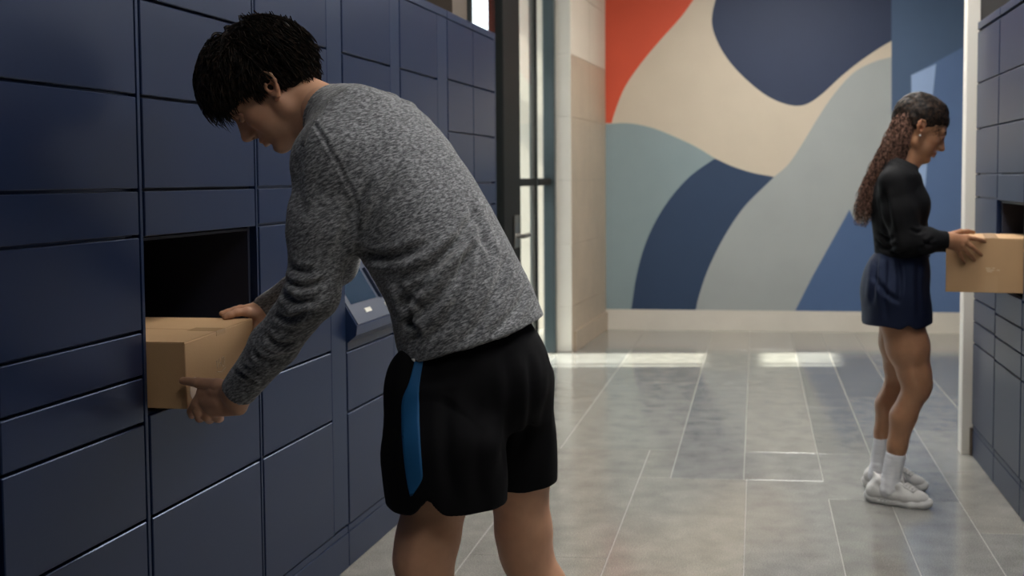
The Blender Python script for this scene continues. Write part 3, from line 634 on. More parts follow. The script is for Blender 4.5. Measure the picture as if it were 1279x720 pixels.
def shoe(o, az, L, mats, par, female=True):
    """sneaker: o heel point on the floor, az heading; sole, upper, tongue, laces"""
    sc = L/.28; f = np.array([cos(az), sin(az), 0]); l = np.array([-sin(az), cos(az), 0]); P = lambda x, y, z: np.array(o)+(f*x+l*y)*sc+np.array([0, 0, z*sc])
    lo = np.minimum.reduce([P(-.03, s*.08, -.01) for s in (-1, 1)]+[P(.31, s*.08, 0) for s in (-1, 1)]); hi = np.maximum.reduce([P(-.03, s*.08, .17) for s in (-1, 1)]+[P(.31, s*.08, .17) for s in (-1, 1)])
    g = Fld(lo, hi, .0028)
    for s, w in ((1, 1), (-1, 1)):
        g.chain([P(.030, s*.012, .022), P(.10, s*.018, .019), P(.19, s*.026, .017), P(.235, s*.016, .020), P(.262, s*.004, .026)], [.022*sc, .020*sc, .019*sc, .018*sc, .012*sc], k=.02)
    g.chain([P(.012, 0, .026), P(.05, 0, .024), P(.15, 0, .019), P(.25, 0, .021)], [.026*sc, .028*sc, .024*sc, .018*sc], k=.015)
    for x in (.035, .055, .075): g.cone(P(x, .060, .020), P(x+.03, .030, .020), .0035*sc, .003*sc, k=.004, sub=True); g.cone(P(x, -.060, .020), P(x+.03, -.030, .020), .0035*sc, .003*sc, k=.004, sub=True)
    g.plane(P(0, 0, .001), (0, 0, -1)); V, Q = g.net(); 
    V[:, 2] = np.maximum(V[:, 2], .0008)
    sole_me = npmesh('sole', V, Q)
    g = Fld(lo, hi, .0026)
    g.chain([P(.030, 0, .045), P(.046, 0, .068), P(.060, 0, .092)], [.031*sc, .030*sc, .026*sc], k=.02)
    for s in (1, -1):
        g.chain([P(.035, s*.008, .048), P(.11, s*.014, .048), P(.18, s*.020, .040), P(.225, s*.012, .038), P(.243, s*.004, .034)], [.031*sc, .030*sc, .025*sc, .021*sc, .017*sc], k=.02)
        g.chain([P(.062, s*.022, .100), P(.095, s*.034, .080), P(.135, s*.030, .088)], [.011*sc, .012*sc, .012*sc], k=.02)
    g.chain([P(.138, 0, .078), P(.165, 0, .062), P(.205, 0, .046)], [.029*sc, .027*sc, .021*sc], k=.02)
    g.chain([P(.030, 0, .122), P(.040, 0, .100)], [.007*sc, .014*sc], k=.014)
    g.ell(P(.098, 0, .125), (.046*sc, .034*sc, .040*sc), M=np.stack([f, l, [0, 0, 1]], 1), k=.006, sub=True)
    V, Q = g.net(); V = V+vnormals(V, Q)*(.0009*vnoise(V, 55, 6))[:, None]; up = link('shoe', npmesh('shoe', V, Q), mats[1], par); link('sole', sole_me, mats[0], up)
    bv = BVHTree.FromPolygons(V.tolist(), Q.tolist())
    def top(x, y, d=.001):
        p = P(x, y, .25); h = bv.ray_cast(Vector(p), Vector((0, 0, -1))); return np.array(h[0])+[0, 0, d] if h[0] else P(x, y, .08)
    mb = MB()
    for i in range(6):
        x = .150+.0125*i; s = 1 if i % 2 else -1; mb.tube([top(x-.003, y*s, .0016) if abs(y) > .01 else top(x+.002, y*s, .0028) for y in (-.022, -.012, 0, .012, .022)], .0024*sc, 6)
    for s in (1, -1): mb.tube([top(.150, 0, .004), top(.142, s*.012, .012), top(.150, s*.024, .008), top(.158, s*.010, .003)], .0020*sc, 6); mb.tube([top(.150, 0, .004), top(.160, s*.014, .006), top(.166, s*.026, .0025)], .0020*sc, 6)
    mb.build('laces', mats[2], up, True)
    for s in (1, -1): MB().tube([top(.146+.012*i, s*.026, .0008) for i in range(6)], .0035*sc, 6).build('eyestay', mats[0], up, True)
    t = MB(); t.tube([P(.148, 0, .085), P(.146, 0, .112), P(.141, 0, .132), P(.139, 0, .136)], [.022*sc, .017*sc, .012*sc, .005*sc], 12); t.build('tongue', mats[1], up, True)
    return up
# ================================================================ the man
skin1 = skin_mat('skin_tan', (.50, .275, .175)); hair1 = hair_mat('hair_black', (.004, .0035, .0035), (.034, .023, .017))
def heather(name, c0, c1, c2, sc):
    m = mat(name, c1, rough=.92, spec=.15, sheen=.25, bump=.25, bscale=700); n = m.node_tree.nodes; L = m.node_tree.links; b = n['Principled BSDF']
    tc = [q for q in n if q.type == 'TEX_COORD'][0]; mp = n.new('ShaderNodeMapping'); mp.inputs['Rotation'].default_value = (0, radians(28), 0); m2 = n.new('ShaderNodeMapping'); m2.inputs['Scale'].default_value = (1, 1, 3.6)
    L.new(tc.outputs['Object'], mp.inputs[0]); L.new(mp.outputs[0], m2.inputs[0]); t = n.new('ShaderNodeTexNoise'); t.inputs['Scale'].default_value = sc; t.inputs['Detail'].default_value = 4; t.inputs['Roughness'].default_value = .7
    L.new(m2.outputs[0], t.inputs[0]); r = n.new('ShaderNodeValToRGB'); r.color_ramp.elements[0].position = .38; r.color_ramp.elements[0].color = (*c0, 1)
    r.color_ramp.elements[1].position = .64; r.color_ramp.elements[1].color = (*c2, 1); e = r.color_ramp.elements.new(.5); e.color = (*c1, 1)
    L.new(t.outputs[0], r.inputs[0]); L.new(r.outputs[0], b.inputs['Base Color']); return m
shirt_m = heather('heather_grey_knit', (.040, .043, .050), (.125, .130, .142), (.29, .30, .32), 85)
black_m = mat('black_sport_fabric', (.0028, .0028, .004), rough=.85, spec=.12, bump=.1, bscale=900)
blue_m = mat('blue_sport_fabric', (.006, .075, .20), rough=.7, spec=.3)
AZ = pi-radians(25)                                    # heading of the trunk
fT = np.array([cos(AZ), sin(AZ), 0]); lT = np.array([-sin(AZ), cos(AZ), 0])
VDM = unit([-.30, .95, -.02])                          # across the picture, away from the aisle
man = empty('person', (-.60, 2.42, 0), label='man in heather grey long-sleeved top and black shorts bending to an open locker', cat='person')
# --- key points
NK = at(408, 142, 2.46); 
Ls = at(413, 198, 2.29); Le = at(390, 368, 2.27); Lw = at(298, 489, 2.385)
Rs = at(462, 190, 2.62); Re = at(420, 330, 2.78); Rw = at(330, 388, 2.855)
hipc = at(603, 440, 2.38)
HM = head_frame(pi+radians(14), radians(47), 0); HS = .985
HO = at(335, 113, 2.385)-HM[:, 1]*.080
# --- shirt
def build_shirt():
    st = [(*at(612, 470, 2.38), .182, .142, .145), (*at(591, 417, 2.38), .176, .135, .140), (*at(571, 360, 2.38), .165, .126, .128), (*at(534, 290, 2.40), .170, .126, .120),
          (*at(492, 225, 2.425), .180, .124, .112), (*at(456, 170, 2.445), .172, .105, .100), (*at(420, 145, 2.46), .100, .072, .070)]
    pts = np.array([s[:3] for s in st]+[Ls, Le, Lw, Rs, Re, Rw]); g = Fld(pts.min(0)-.2, pts.max(0)+.2, .0045)
    g.loft(st, lT, k=.0, n=24, pw=2.25)
    g.cone(at(420, 145, 2.46), at(396, 136, 2.45), .070, .066, k=.03)
    g.cone(at(440, 150, 2.40), Ls, .070, .066, k=.05); g.cone(at(455, 165, 2.5), Rs, .07, .066, k=.05)
    g.chain([Ls, (Ls+Le)/2+np.array([0, 0, 0]), Le], [.068, .061, .054], k=.045); g.chain([Le, (Le+Lw)/2, Lw+(Lw-Le)*.02], [.053, .048, .039], k=.02)
    g.chain([Rs, Re], [.066, .054], k=.045); g.chain([Re, Rw], [.052, .037], k=.02)
    # hollow between the near arm and the trunk
    # cuffs and hem
    d = unit(Lw-Le); g2 = None
    def trim(p, d, r):                                  # cut a sleeve off square at p
        sl, X, Y, Z = g.win(p+d*.05, p+d*.05, .07)
        w = (X-p[0])*d[0]+(Y-p[1])*d[1]+(Z-p[2])*d[2]; g.D[sl] = np.maximum(g.D[sl], (-w+.0).astype(np.float32)*-1)
    trim(Lw, d, .05); trim(Rw, unit(Rw-Re), .05)
    a, b = at(497, 459, 2.25), at(689, 388, 2.50); hd = unit(b-a); up = unit(at(560, 330, 2.38)-at(600, 440, 2.38)); n = unit(np.cross(np.cross(hd, up), hd))
    n = unit(up-hd*(up@hd)); sag = .012
    X = g.ax[0][:, None, None]; Y = g.ax[1][None, :, None]; Z = g.ax[2][None, None, :]; u = (X-a[0])*hd[0]+(Y-a[1])*hd[1]+(Z-a[2])*hd[2]; Lh = np.linalg.norm(b-a)
    w = (X-a[0])*n[0]+(Y-a[1])*n[1]+(Z-a[2])*n[2]+sag*np.sin(np.clip(u/Lh, 0, 1)*pi); far = (u > -.12) & (Z < Ls[2]-.2)
    g.D = np.where(far, -smin(-g.D, w, .006), g.D).astype(np.float32)
    # neckline
    c = HO+HM@np.array([-.03, 0, -.06]); nn = unit(at(408, 142, 2.46)-c); 
    p = at(401, 138, 2.45); sl, X, Y, Z = g.win(p-nn*.06, p-nn*.06, .10); w = (X-p[0])*nn[0]+(Y-p[1])*nn[1]+(Z-p[2])*nn[2]
    q = unit(at(374, 187, 2.42)-at(425, 99, 2.46)); m_ = at(400, 141, 2.44); nrm = unit(np.cross(q, np.cross(nn, q))); nrm = nrm if nrm@nn > 0 else -nrm
    w = (X-m_[0])*nrm[0]+(Y-m_[1])*nrm[1]+(Z-m_[2])*nrm[2]; ok = (np.sqrt((X-m_[0])**2+(Y-m_[1])**2+(Z-m_[2])**2) < .125)
    g.D[sl] = np.where(ok, -smin(-g.D[sl], w.astype(np.float32), .004), g.D[sl])
    V, Q = g.net(); N = vnormals(V, Q)
    V = V+N*(.0022*vnoise(V, 11, 1)+.0011*vnoise(V*[1, 1, 1.5], 24, 2))[:, None]
    P = lambda x, y: at(x, y, 2.25)
    L = [([P(440, 312), P(470, 322), P(505, 318), P(535, 300)], .010, .006), ([P(452, 300), P(470, 262), P(486, 232), P(505, 200)], .009, .0042), ([P(497, 352), P(540, 330), P(580, 290), P(600, 262)], .010, .0048),
         ([P(500, 385), P(528, 352), P(556, 320), P(590, 292)], .010, .0060), ([P(505, 405), P(548, 370), P(580, 330), P(606, 300)], .010, .0045), ([P(520, 430), P(555, 400), P(576, 350), P(586, 300)], .009, .0038),
         ([P(500, 372), P(512, 392), P(504, 412)], .007, .007), ([P(505, 398), P(522, 412), P(512, 430)], .007, .0055), ([P(495, 350), P(508, 372), P(530, 380)], .008, .005),
         ([P(560, 440), P(600, 400), P(628, 352), P(640, 320)], .010, .0032), ([P(612, 420), P(650, 390), P(672, 360)], .009, .003), ([P(590, 250), P(602, 285), P(620, 330)], .009, .003),
         ([P(362, 330), P(376, 338), P(396, 336)], .008, .0045), ([P(352, 362), P(372, 376), P(400, 372)], .008, .0062), ([P(342, 392), P(362, 398), P(392, 384)], .007, .0050), ([P(358, 350), P(382, 356), P(410, 348)], .006, .004),
         ([P(330, 418), P(345, 432), P(368, 430)], .007, .0045), ([P(312, 440), P(326, 452), P(345, 456)], .006, .004), ([P(285, 470), P(300, 476), P(318, 490)], .005, .0035), ([P(296, 462), P(312, 470), P(328, 480)], .005, .003),
         ([P(420, 330), P(432, 285), P(446, 245)], .010, .004), ([P(440, 300), P(448, 262), P(462, 222)], .008, .0035), ([P(384, 150), P(400, 165), P(440, 240), P(452, 290)], .004, .0016), ([P(376, 190), P(372, 230), P(380, 270)], .011, .0028)]
    V = folds(V, N, [(a_, b_, c_*2.1) for a_, b_, c_ in L], VDM)
    return V, Q
V, Q = build_shirt(); shirt_me = npmesh('long_sleeved_top', V, Q); shirt = link('long_sleeved_top', shirt_me, shirt_m, man)
hem_m = heather('heather_grey_edge', (.030, .032, .036), (.085, .088, .095), (.20, .205, .21), 150)
P = lambda x, y: at(x, y, 2.25)
ray_strip('collar', shirt_me, [(P(423, 101), P(430, 104)), (P(408, 116), P(413, 120)), (P(394, 137), P(400, 141)), (P(383, 160), P(389, 164)), (P(376, 182), P(382, 185))], hem_m, shirt, .0010, VDM, 3)
ray_strip('hem_tag', shirt_me, [(P(511, 447.5), P(518, 446.5)), (P(511.5, 452.5), P(518.5, 451.5))], mat('tag_white', (.7, .7, .7)), shirt, .0016, VDM, 2, label='small white tag at the hem')
# --- shorts
def build_shorts():
    lk = at(534, 600, 2.235); rk = at(660, 585, 2.52); Lh = at(549, 490, 2.29); Rh = at(636, 470, 2.46)
    st = [(*at(602, 405, 2.38), .120, .085, .095), (*at(601, 435, 2.38), .158, .134, .124), (*at(600, 475, 2.38), .168, .138, .146), (*at(596, 520, 2.38), .160, .115, .125)]
    g = Fld(at(600, 480, 2.38)-np.array([.34, .42, .48]), at(600, 480, 2.38)+np.array([.34, .42, .30]), .0045)
    g.loft(st, lT, k=0, n=16)
    for a, b, r0, r1 in ((Lh, at(556, 655, 2.24), .085, .114), (Rh, at(646, 640, 2.52), .080, .088)):
        st = [(*(a+(b-a)*t), r, r*1.02, r*1.05) for t, r in ((0, r0), (.35, r1*1.07), (.65, r1*1.08), (1.0, r1*.98))]; g.loft(st, lT, k=.05, n=12)
    g.ell(at(514, 490, 2.27), (.056, .060, .095), k=.04)
    g.cone(at(592, 560, 2.22), at(600, 640, 2.24), .05, .045, k=.04)
    for px_, py_, Y_, r in ((553, 651, 2.24, 0), (661, 612, 2.52, 1)):
        pass
    # hems: left leg at the split, right leg higher
    X = g.ax[0][:, None, None]; Y = g.ax[1][None, :, None]; Z = g.ax[2][None, None, :]
    mid = (Lh+Rh)/2; side = (X-mid[0])*lT[0]+(Y-mid[1])*lT[1]
    zl = at(560, 645, 2.15)[2]; zr = at(660, 600, 2.52)[2]
    notch = at(537, 640, 2.15); cut = zl+.035*np.exp(-(((X-notch[0])/.022)**2))*(Y < notch[1]+.04)
    w = Z-np.where(side > -.005, cut, zr); g.D = (-smin(-g.D, w.astype(np.float32), .004)).astype(np.float32)
    # hollow at the leg openings
    V, Q = g.net(); N = vnormals(V, Q); V = V+N*(.003*vnoise(V*[1, 1, .5], 14, 4)+.0012*vnoise(V*[1, 1, .4], 34, 5))[:, None]
    P = lambda x, y: at(x, y, 2.2)
    L = [([P(640, 440), P(642, 520), P(630, 600)], .014, .007), ([P(560, 480), P(556, 550), P(566, 620)], .012, .004), ([P(600, 500), P(596, 570), P(600, 630)], .012, .004), ([P(500, 520), P(486, 560), P(490, 600)], .01, .004), ([P(668, 450), P(672, 520), P(668, 590)], .01, .004)]
    return folds(V, N, L, VDM), Q
V, Q = build_shorts(); shorts_me = npmesh('shorts', V, Q); shorts = link('shorts', shorts_me, black_m, man)
P = lambda x, y: at(x, y, 2.15)
ray_strip('side_stripe', shorts_me, [(P(519, 455), P(530, 455)), (P(511, 484), P(524, 490)), (P(502, 506), P(524, 520)), (P(501, 535), P(525, 552)), (P(504, 570), P(527, 580)), (P(508, 600), P(527, 597)), (P(512, 618), P(515, 617))], blue_m, shorts, .002, VDM, 6, label='bright blue side stripe')
# --- body: head, hands, legs and trunk in one mesh
neck_end = HM.T@(at(432, 150, 2.46)-HO)/HS
V, Q, T = head(neck_end*np.clip(.155/np.linalg.norm(neck_end), 0, 1), .0017)
V0h, Q0h = V, Q; headp = (HO+(V*HS)@HM.T, Q, T)
# (trunk kept slim under the clothes)
def body_core():
    pts = np.array([hipc-[.3, .3, .95], hipc+[.3, .35, .2], Ls, Le, Lw, Rs, Re, Rw]); g = Fld(pts.min(0)-.04, pts.max(0)+.14, .006)
    lkn, lan = at(529, 700, 2.235), at(533, 960, 2.26); rkn, ran = at(657, 690, 2.53), at(692, 880, 2.60)
    lan[2] = .10; ran[2] = .10
    st = [(*at(602, 470, 2.38), .12, .075, .09), (*at(592, 417, 2.38), .12, .08, .08), (*at(570, 360, 2.38), .135, .095, .095), (*at(536, 290, 2.40), .145, .105, .10), (*at(497, 222, 2.425), .155, .10, .10), (*at(456, 170, 2.445), .13, .075, .075), (*at(425, 148, 2.46), .07, .055, .055)]
    g.loft(st, lT, k=0, n=18); g.chain([Ls, Le, Lw], [.050, .038, .028], k=.03); g.chain([Rs, Re, Rw], [.050, .038, .028], k=.03)
    g.cone(at(425, 148, 2.46), at(405, 138, 2.45), .056, .056, k=.02)
    for hip, kn, an in ((at(570, 500, 2.31), lkn, lan), (at(634, 475, 2.46), rkn, ran)):
        g.chain([hip, hip+(kn-hip)*.5, kn+(hip-kn)*.12, kn], [.070, .073, .060, .058], k=.03)
        back = -fT*.022; s1 = kn+(an-kn)*.28+back; s2 = kn+(an-kn)*.62+back*.4
        g.chain([kn, s1, s2, an], [.055, .058, .042, .034], k=.02); g.cone(kn+fT*.018, kn+fT*.016-np.array([0, 0, .03]), .038, .034, k=.02)
        hl = np.array([an[0], an[1], .055])-fT*.01; g.chain([an, hl, hl+fT*.16-np.array([0, 0, .012])], [.033, .034, .026], k=.02)
    return g.net(), lan, ran
(core, lan, ran) = body_core()
# hands
def lhand():
    Wr = Lw+unit(Lw-Le)*-.03; q = lambda x, y, Y: at(x, y, Y)
    K = [q(254, 489, 2.415), q(251, 500, 2.425), q(256, 509, 2.435), q(266, 514, 2.445)]; C0 = q(297, 494, 2.39)
    C = [q(292, 486, 2.385), q(294, 494, 2.39), q(297, 503, 2.395), q(299, 510, 2.40)]
    palm = [([c, k_], [.0165, .0135]) for c, k_ in zip(C, K)]+[([q(275, 500, 2.41), q(262, 502, 2.42)], [.019, .016])]
    fing = [([K[0], q(246, 503, 2.425), q(240, 514, 2.445), q(240, 519, 2.468)], [.0120, .0112, .0102, .0086]),
            ([K[1], q(248, 514, 2.432), q(250, 522, 2.455), q(250, 521, 2.482)], [.0122, .0114, .0103, .0087]),
            ([K[2], q(258, 520, 2.442), q(262, 524, 2.465), q(260, 522, 2.492)], [.0118, .0110, .0100, .0085]),
            ([K[3], q(271, 522, 2.455), q(274, 523, 2.478), q(271, 521, 2.50)], [.0110, .0100, .0092, .0078])]
    th = ([q(291, 487, 2.385), q(272, 481, 2.392), q(248, 478.5, 2.41), q(229, 476, 2.435)], [.0160, .0135, .0112, .0090])
    palm.append(([q(291, 488, 2.385), q(268, 486, 2.398)], [.0165, .0110]))
    return hand_net(.0016, palm, fing+[th], ([Lw-unit(Lw-Le)*.05, Lw, C0], [.030, .0265, .024])), q(229, 476, 2.43)
def rhand():
    q = lambda x, y, Y: at(x, y, Y)
    K = [q(308, 390, 2.80), q(308, 387, 2.82), q(311, 386, 2.835), q(316, 388, 2.85)]; C = [q(326, 393, 2.825), q(328, 389, 2.835), q(331, 388, 2.85), q(334, 390, 2.86)]
    palm = [([c, k_], [.0150, .0120]) for c, k_ in zip(C, K)]+[([q(322, 396, 2.83), q(318, 408, 2.83)], [.018, .017])]
    fing = [([K[0], q(296, 391, 2.785), q(288, 394, 2.775), q(281, 396.5, 2.768)], [.0112, .0098, .0088, .0076]), ([K[1], q(294, 388, 2.81), q(285, 390.5, 2.80), q(277.5, 392, 2.79)], [.0112, .0098, .0088, .0076]),
            ([K[2], q(300, 386, 2.835), q(292, 388, 2.83), q(285, 390, 2.825)], [.0105, .0095, .0085, .0074]), ([K[3], q(306, 386, 2.855), q(300, 388, 2.85), q(294, 390, 2.85)], [.010, .0088, .0078, .0070])]
    th = ([q(326, 400, 2.82), q(323, 412, 2.80), q(318, 426, 2.785), q(311, 436, 2.775)], [.0150, .0135, .0105, .0085])
    return hand_net(.0018, palm, fing+[th], ([Rw-unit(Rw-Re)*.06, Rw, q(328, 391, 2.84)], [.030, .026, .023]))
(lh, thumb_tip) = lhand(); rh = rhand()
V, Q, T = merge([headp, (core[0], core[1]), lh, rh])
body = link('body', npmesh('body', V, Q, T), skin1, man)
eyes(HM*HS, HO, man, -.35); brows(HM*HS, HO, hair1, man, (V0h, Q0h))
# --- hair
def man_hair():
    R = np.random.default_rng(5); cs = np.array([-.004, 0, .044]); rr = np.array([.099, .076, .086])
    g = Fld((-.14, -.11, -.08), (.14, .11, .17), .0035)
    g.ell(cs+[-.002, 0, .008], rr+[.032, .016, .034]); g.ell((.045, 0, .098), (.066, .066, .056), k=.03); g.ell((-.068, 0, .075), (.062, .060, .058), k=.03)
    g.plane((.068, 0, .045), unit([.92, 0, -.42]), k=.015); g.plane((0, 0, -.005), unit([.62, 0, -.78]), k=.012)
    V, Q = g.net()
    keep = V; V = V+vnormals(V, Q)*(.006*vnoise(V, 34, 3)+.003*vnoise(V, 75, 4))[:, None]
    cap = link('hair', npmesh('hair', HO+(V*HS)@HM.T, Q), hair1, man)
    S_ = []; crown = np.array([-.055, .01, .118])
    n = 0
    while n < 6000:
        d = R.normal(size=3); d /= np.linalg.norm(d); p = cs+d*rr
        # hairline: front edge, temple, above the ear, nape
        lim = (-.045 if p[0] < -.055 else (-.005 if p[0] < -.02 else (.030 if p[0] < .02 else (.034+(p[0]-.02)*.55))))
        if p[2] < lim: continue
        side_b = 1 if p[0] < .03 else 0
        if p[0] > .084: continue
        flow = p-crown; flow -= d*(flow@d); flow /= np.linalg.norm(flow)+1e-6
        top = np.clip((p[2]-.06)/.06, 0, 1); front = np.clip((p[0]+.01)/.07, 0, 1)
        if p[0] < -.02: flow = flow*.5+np.array([-.25, 0, -.8])+d*.15
        L = (.016+.022*np.clip((p[2]+.02)/.08, 0, 1)+.022*top+.022*front*np.clip((p[2]-.02)/.05, 0, 1))*R.uniform(.7, 1.2)
        lift = .10+.42*top*R.uniform(.2, 1.1)+.15*front; curl = R.normal(size=3)*(.16+.22*top); dirv = flow+d*lift+curl*.6; dirv /= np.linalg.norm(dirv)
        pts = [p+d*R.uniform(.004, .036)*(.5+.75*np.clip((p[2]-.0)/.08, 0, 1)+.5*(p[0] < -.05))]; k = 7; v = dirv; grav = np.array([.55, 0, -.55]) if p[0] > .02 else flow*.5; ax = unit(R.normal(size=3)); w = R.normal()*(.35+.5*top)
        for i in range(k-1):
            v = v+grav*.16-d*.16+np.cross(ax, v)*w*.35; v /= np.linalg.norm(v); q = pts[-1]+v*L/(k-1)
            e = (q-cs)/(rr+.002); r = np.linalg.norm(e); q = cs+(q-cs)/min(r, 1.) if r < 1 else q
            e = (q-cs)/(rr+.052); r = np.linalg.norm(e); q = cs+(q-cs)/r if r > 1 else q
            pts.append(q)
        pts = np.array(pts); w0 = R.uniform(.0012, .0034); S_.append((HO+(pts*HS)@HM.T, w0*np.array([.8, 1, 1, .9, .75, .5, .1]))); n += 1
    # fringe clumps falling over the forehead, sideburns
    for i in range(420):
        y = R.uniform(-.068, .068); z0 = R.uniform(.085, .122); p = np.array([.070*sqrt(max(.05, 1-(y/.085)**2))+R.uniform(-.035, .012), y, z0]); L = R.uniform(.040, .070)
        v = unit([.9, y*3+R.normal()*.25, .10+R.normal()*.25]); pts = [p]
        for j in range(7):
            v = unit(v+np.array([.02, R.normal()*.06, -.30+R.normal()*.05])); q = pts[-1]+v*L/7; e = (q-cs)/(rr+[.010, .004, .0]); r = np.linalg.norm(e); q = cs+(q-cs)/r if r < 1 else q; pts.append(q)
        w0 = R.uniform(.0014, .0032); S_.append((HO+(np.array(pts)*HS)@HM.T, w0*np.array([.7, 1, 1, 1, .9, .7, .45, .1])))
    for s in (-1, 1):
        for i in range(160):
            p = np.array([R.uniform(.006, .034), s*.072, R.uniform(.005, .045)]); p[1] = s*(.0735-.25*max(0, p[0]-.01)); v = unit([.15+R.normal()*.15, s*.05, -1])
            S_.append((HO+(np.array([p+v*.018*t+np.array([0, s*.0015, 0]) for t in (0, .5, 1)])*HS)@HM.T, [.0012, .0012, .0002]))
        for i in range(260):
            a = R.uniform(-.085, -.03); p = np.array([a, s*R.uniform(.0, .070), -.030]); 
            e = 1-((p[0]-cs[0])/rr[0])**2-((p[2]-cs[2])/rr[2])**2
            if e <= 0: continue
            p[1] = s*(rr[1]*sqrt(e)+.0015)*R.uniform(.2, 1); v = unit([.12+R.normal()*.12, 0, -1]); S_.append((HO+(np.array([p+v*.022*t for t in (0, .5, 1)])*HS)@HM.T, [.0014, .0012, .0002]))
    strands('hair_locks', S_, hair1, cap, 3)
man_hair()
sw = mat('shoe_dark', (.02, .02, .022), rough=.7); ss = mat('shoe_sole', (.5, .5, .48), rough=.6)
for nm, an in (('left', lan), ('right', ran)):
    shoe(np.array([an[0], an[1], 0])-fT*.09, AZ, .29, (ss, sw, sw), man)

# ---------------------------------------------------------------- the man's box
card = mat('cardboard', (.46, .285, .145), rough=.82, var=.05, vscale=6, bump=.12, bscale=300); tape = mat('packing_tape', (.50, .325, .18), rough=.25, spec=.6)
inkw = mat('pale_print', (.62, .47, .33), rough=.8); card_in = mat('cardboard_edge', (.60, .42, .25), rough=.85)
def carton(name, M, sx, sy, sz, label, tapes=True):
    """box from its own corner: x out of the locker, y along it, z up"""
    t = empty(name, M.translation, label=label, cat='box'); t.rotation_euler = M.to_euler()
    MB().box((0, 0, 0), (sx, sy, sz), .0018, M=M).build('carton', card, t)
    f = .0018
    MB().box((.001, .001, sz), (sx-.001, sy/2-.0015, sz+f), M=M).build('flap', card, t); MB().box((.001, sy/2+.0015, sz), (sx-.001, sy-.001, sz+f), M=M).build('flap', card, t)
    return t
c0 = at(236, 512, 2.466); ct = at(232, 427, 2.466)
a = atan((at(315, 396, 2.80)[2]-ct[2])/.335)
a = radians(2.2)
M = Matrix.Translation((c0[0]-.315, 2.466, .763)) @ Matrix.Rotation(radians(-1.0), 4, 'Z') @ Matrix.Rotation(a, 4, 'X')
bw = ct[0]-(c0[0]-.315)+.003; bh = ct[2]-.763-.002; bl = .338
box1 = carton('cardboard_box', M, bw, bl, bh, 'cardboard box half out of the left locker, in the man’s hands')
MB().box((bw-.075, bl*.5-.022, bh+.0019), (bw+.0004, bl*.5+.022, bh+.0024), M=M).box((bw, bl*.5-.022, bh-.010), (bw+.0006, bl*.5+.022, bh+.0024), M=M).build('tape', tape, box1)
def glyph(M, strokes, r, name, par, m):
    mb = MB()
    for s in strokes: mb.tube([M @ Vector(p) for p in s], r, 5)
    return mb.build(name, m, par)
px = bw+.0003; cy, cz = .165, bh*.50
st = [[(px, cy-.020, cz-.012), (px, cy-.022, cz+.008)], [(px, cy-.010, cz+.010), (px, cy-.014, cz), (px, cy-.004, cz), (px, cy-.008, cz-.012)], [(px, cy+.004, cz-.012), (px, cy, cz-.002), (px, cy+.004, cz+.010), (px, cy+.013, cz+.010), (px, cy+.016, cz), (px, cy+.012, cz-.012), (px, cy+.004, cz-.012)], [(px, cy-.022, cz-.020), (px, cy, cz-.025), (px, cy+.020, cz-.018)]]
glyph(M, st, .0009, 'printed_mark', box1, inkw)
d = MB(); N = 24
pp = [(.036+.022*cos(2*pi*i/N), .040+.027*sin(2*pi*i/N)) for i in range(N)]; v = [tuple(M @ Vector((px-.001, y, z))) for y, z in pp]+[tuple(M @ Vector((px+.0006, y, z))) for y, z in pp]
d.add(v, [tuple(range(N)), tuple(range(2*N-1, N-1, -1))]+[(i, i+N, (i+1) % N+N, (i+1) % N) for i in range(N)]).build('lit_patch', mat('lit_patch_pale', (.62, .50, .40), rough=.6), box1, label='pale round patch for the brightly lit box face')  # pale disc painted for the brightly lit part of the box face
# ================================================================ the woman
skin2 = skin_mat('skin_brown', (.37, .185, .100)); hair2 = hair_mat('hair_dark', (.005, .004, .004), (.030, .018, .012)); hair3 = hair_mat('hair_curly_brown', (.040, .020, .014), (.28, .155, .115))
knit = mat('black_knit', (.0045, .0045, .0055), rough=.85, spec=.2, bump=.1, bscale=600); wshort = mat('navy_sport_fabric', (.003, .0035, .012), rough=.7, bump=.08, bscale=700)
sock_m = mat('white_sock', (.72, .72, .74), rough=.9, bump=.15, bscale=500); shoe_m = mat('white_mesh', (.58, .57, .55), rough=.8, bump=.15, bscale=900); sole_m = mat('white_foam', (.70, .69, .67), rough=.55)
woman = empty('person', (.55, 4.47, 0), label='woman with long curly ponytail in black top and navy shorts holding a box', cat='person')
fW = np.array([1, 0, 0.]); lW = np.array([0, 1., 0])
VDW = unit([.12, .99, 0])
WM = head_frame(radians(4), radians(27)); WS = .97
WO = at(1153, 162, 4.40)+WM[:, 1]*.078
WRs = at(1117, 228, 4.34); WRe = at(1132, 301, 4.32); WRw = at(1184, 300, 4.335)
WLs = at(1124, 228, 4.62); WLe = at(1140, 300, 4.66); WLw = at(1190, 306, 4.70)
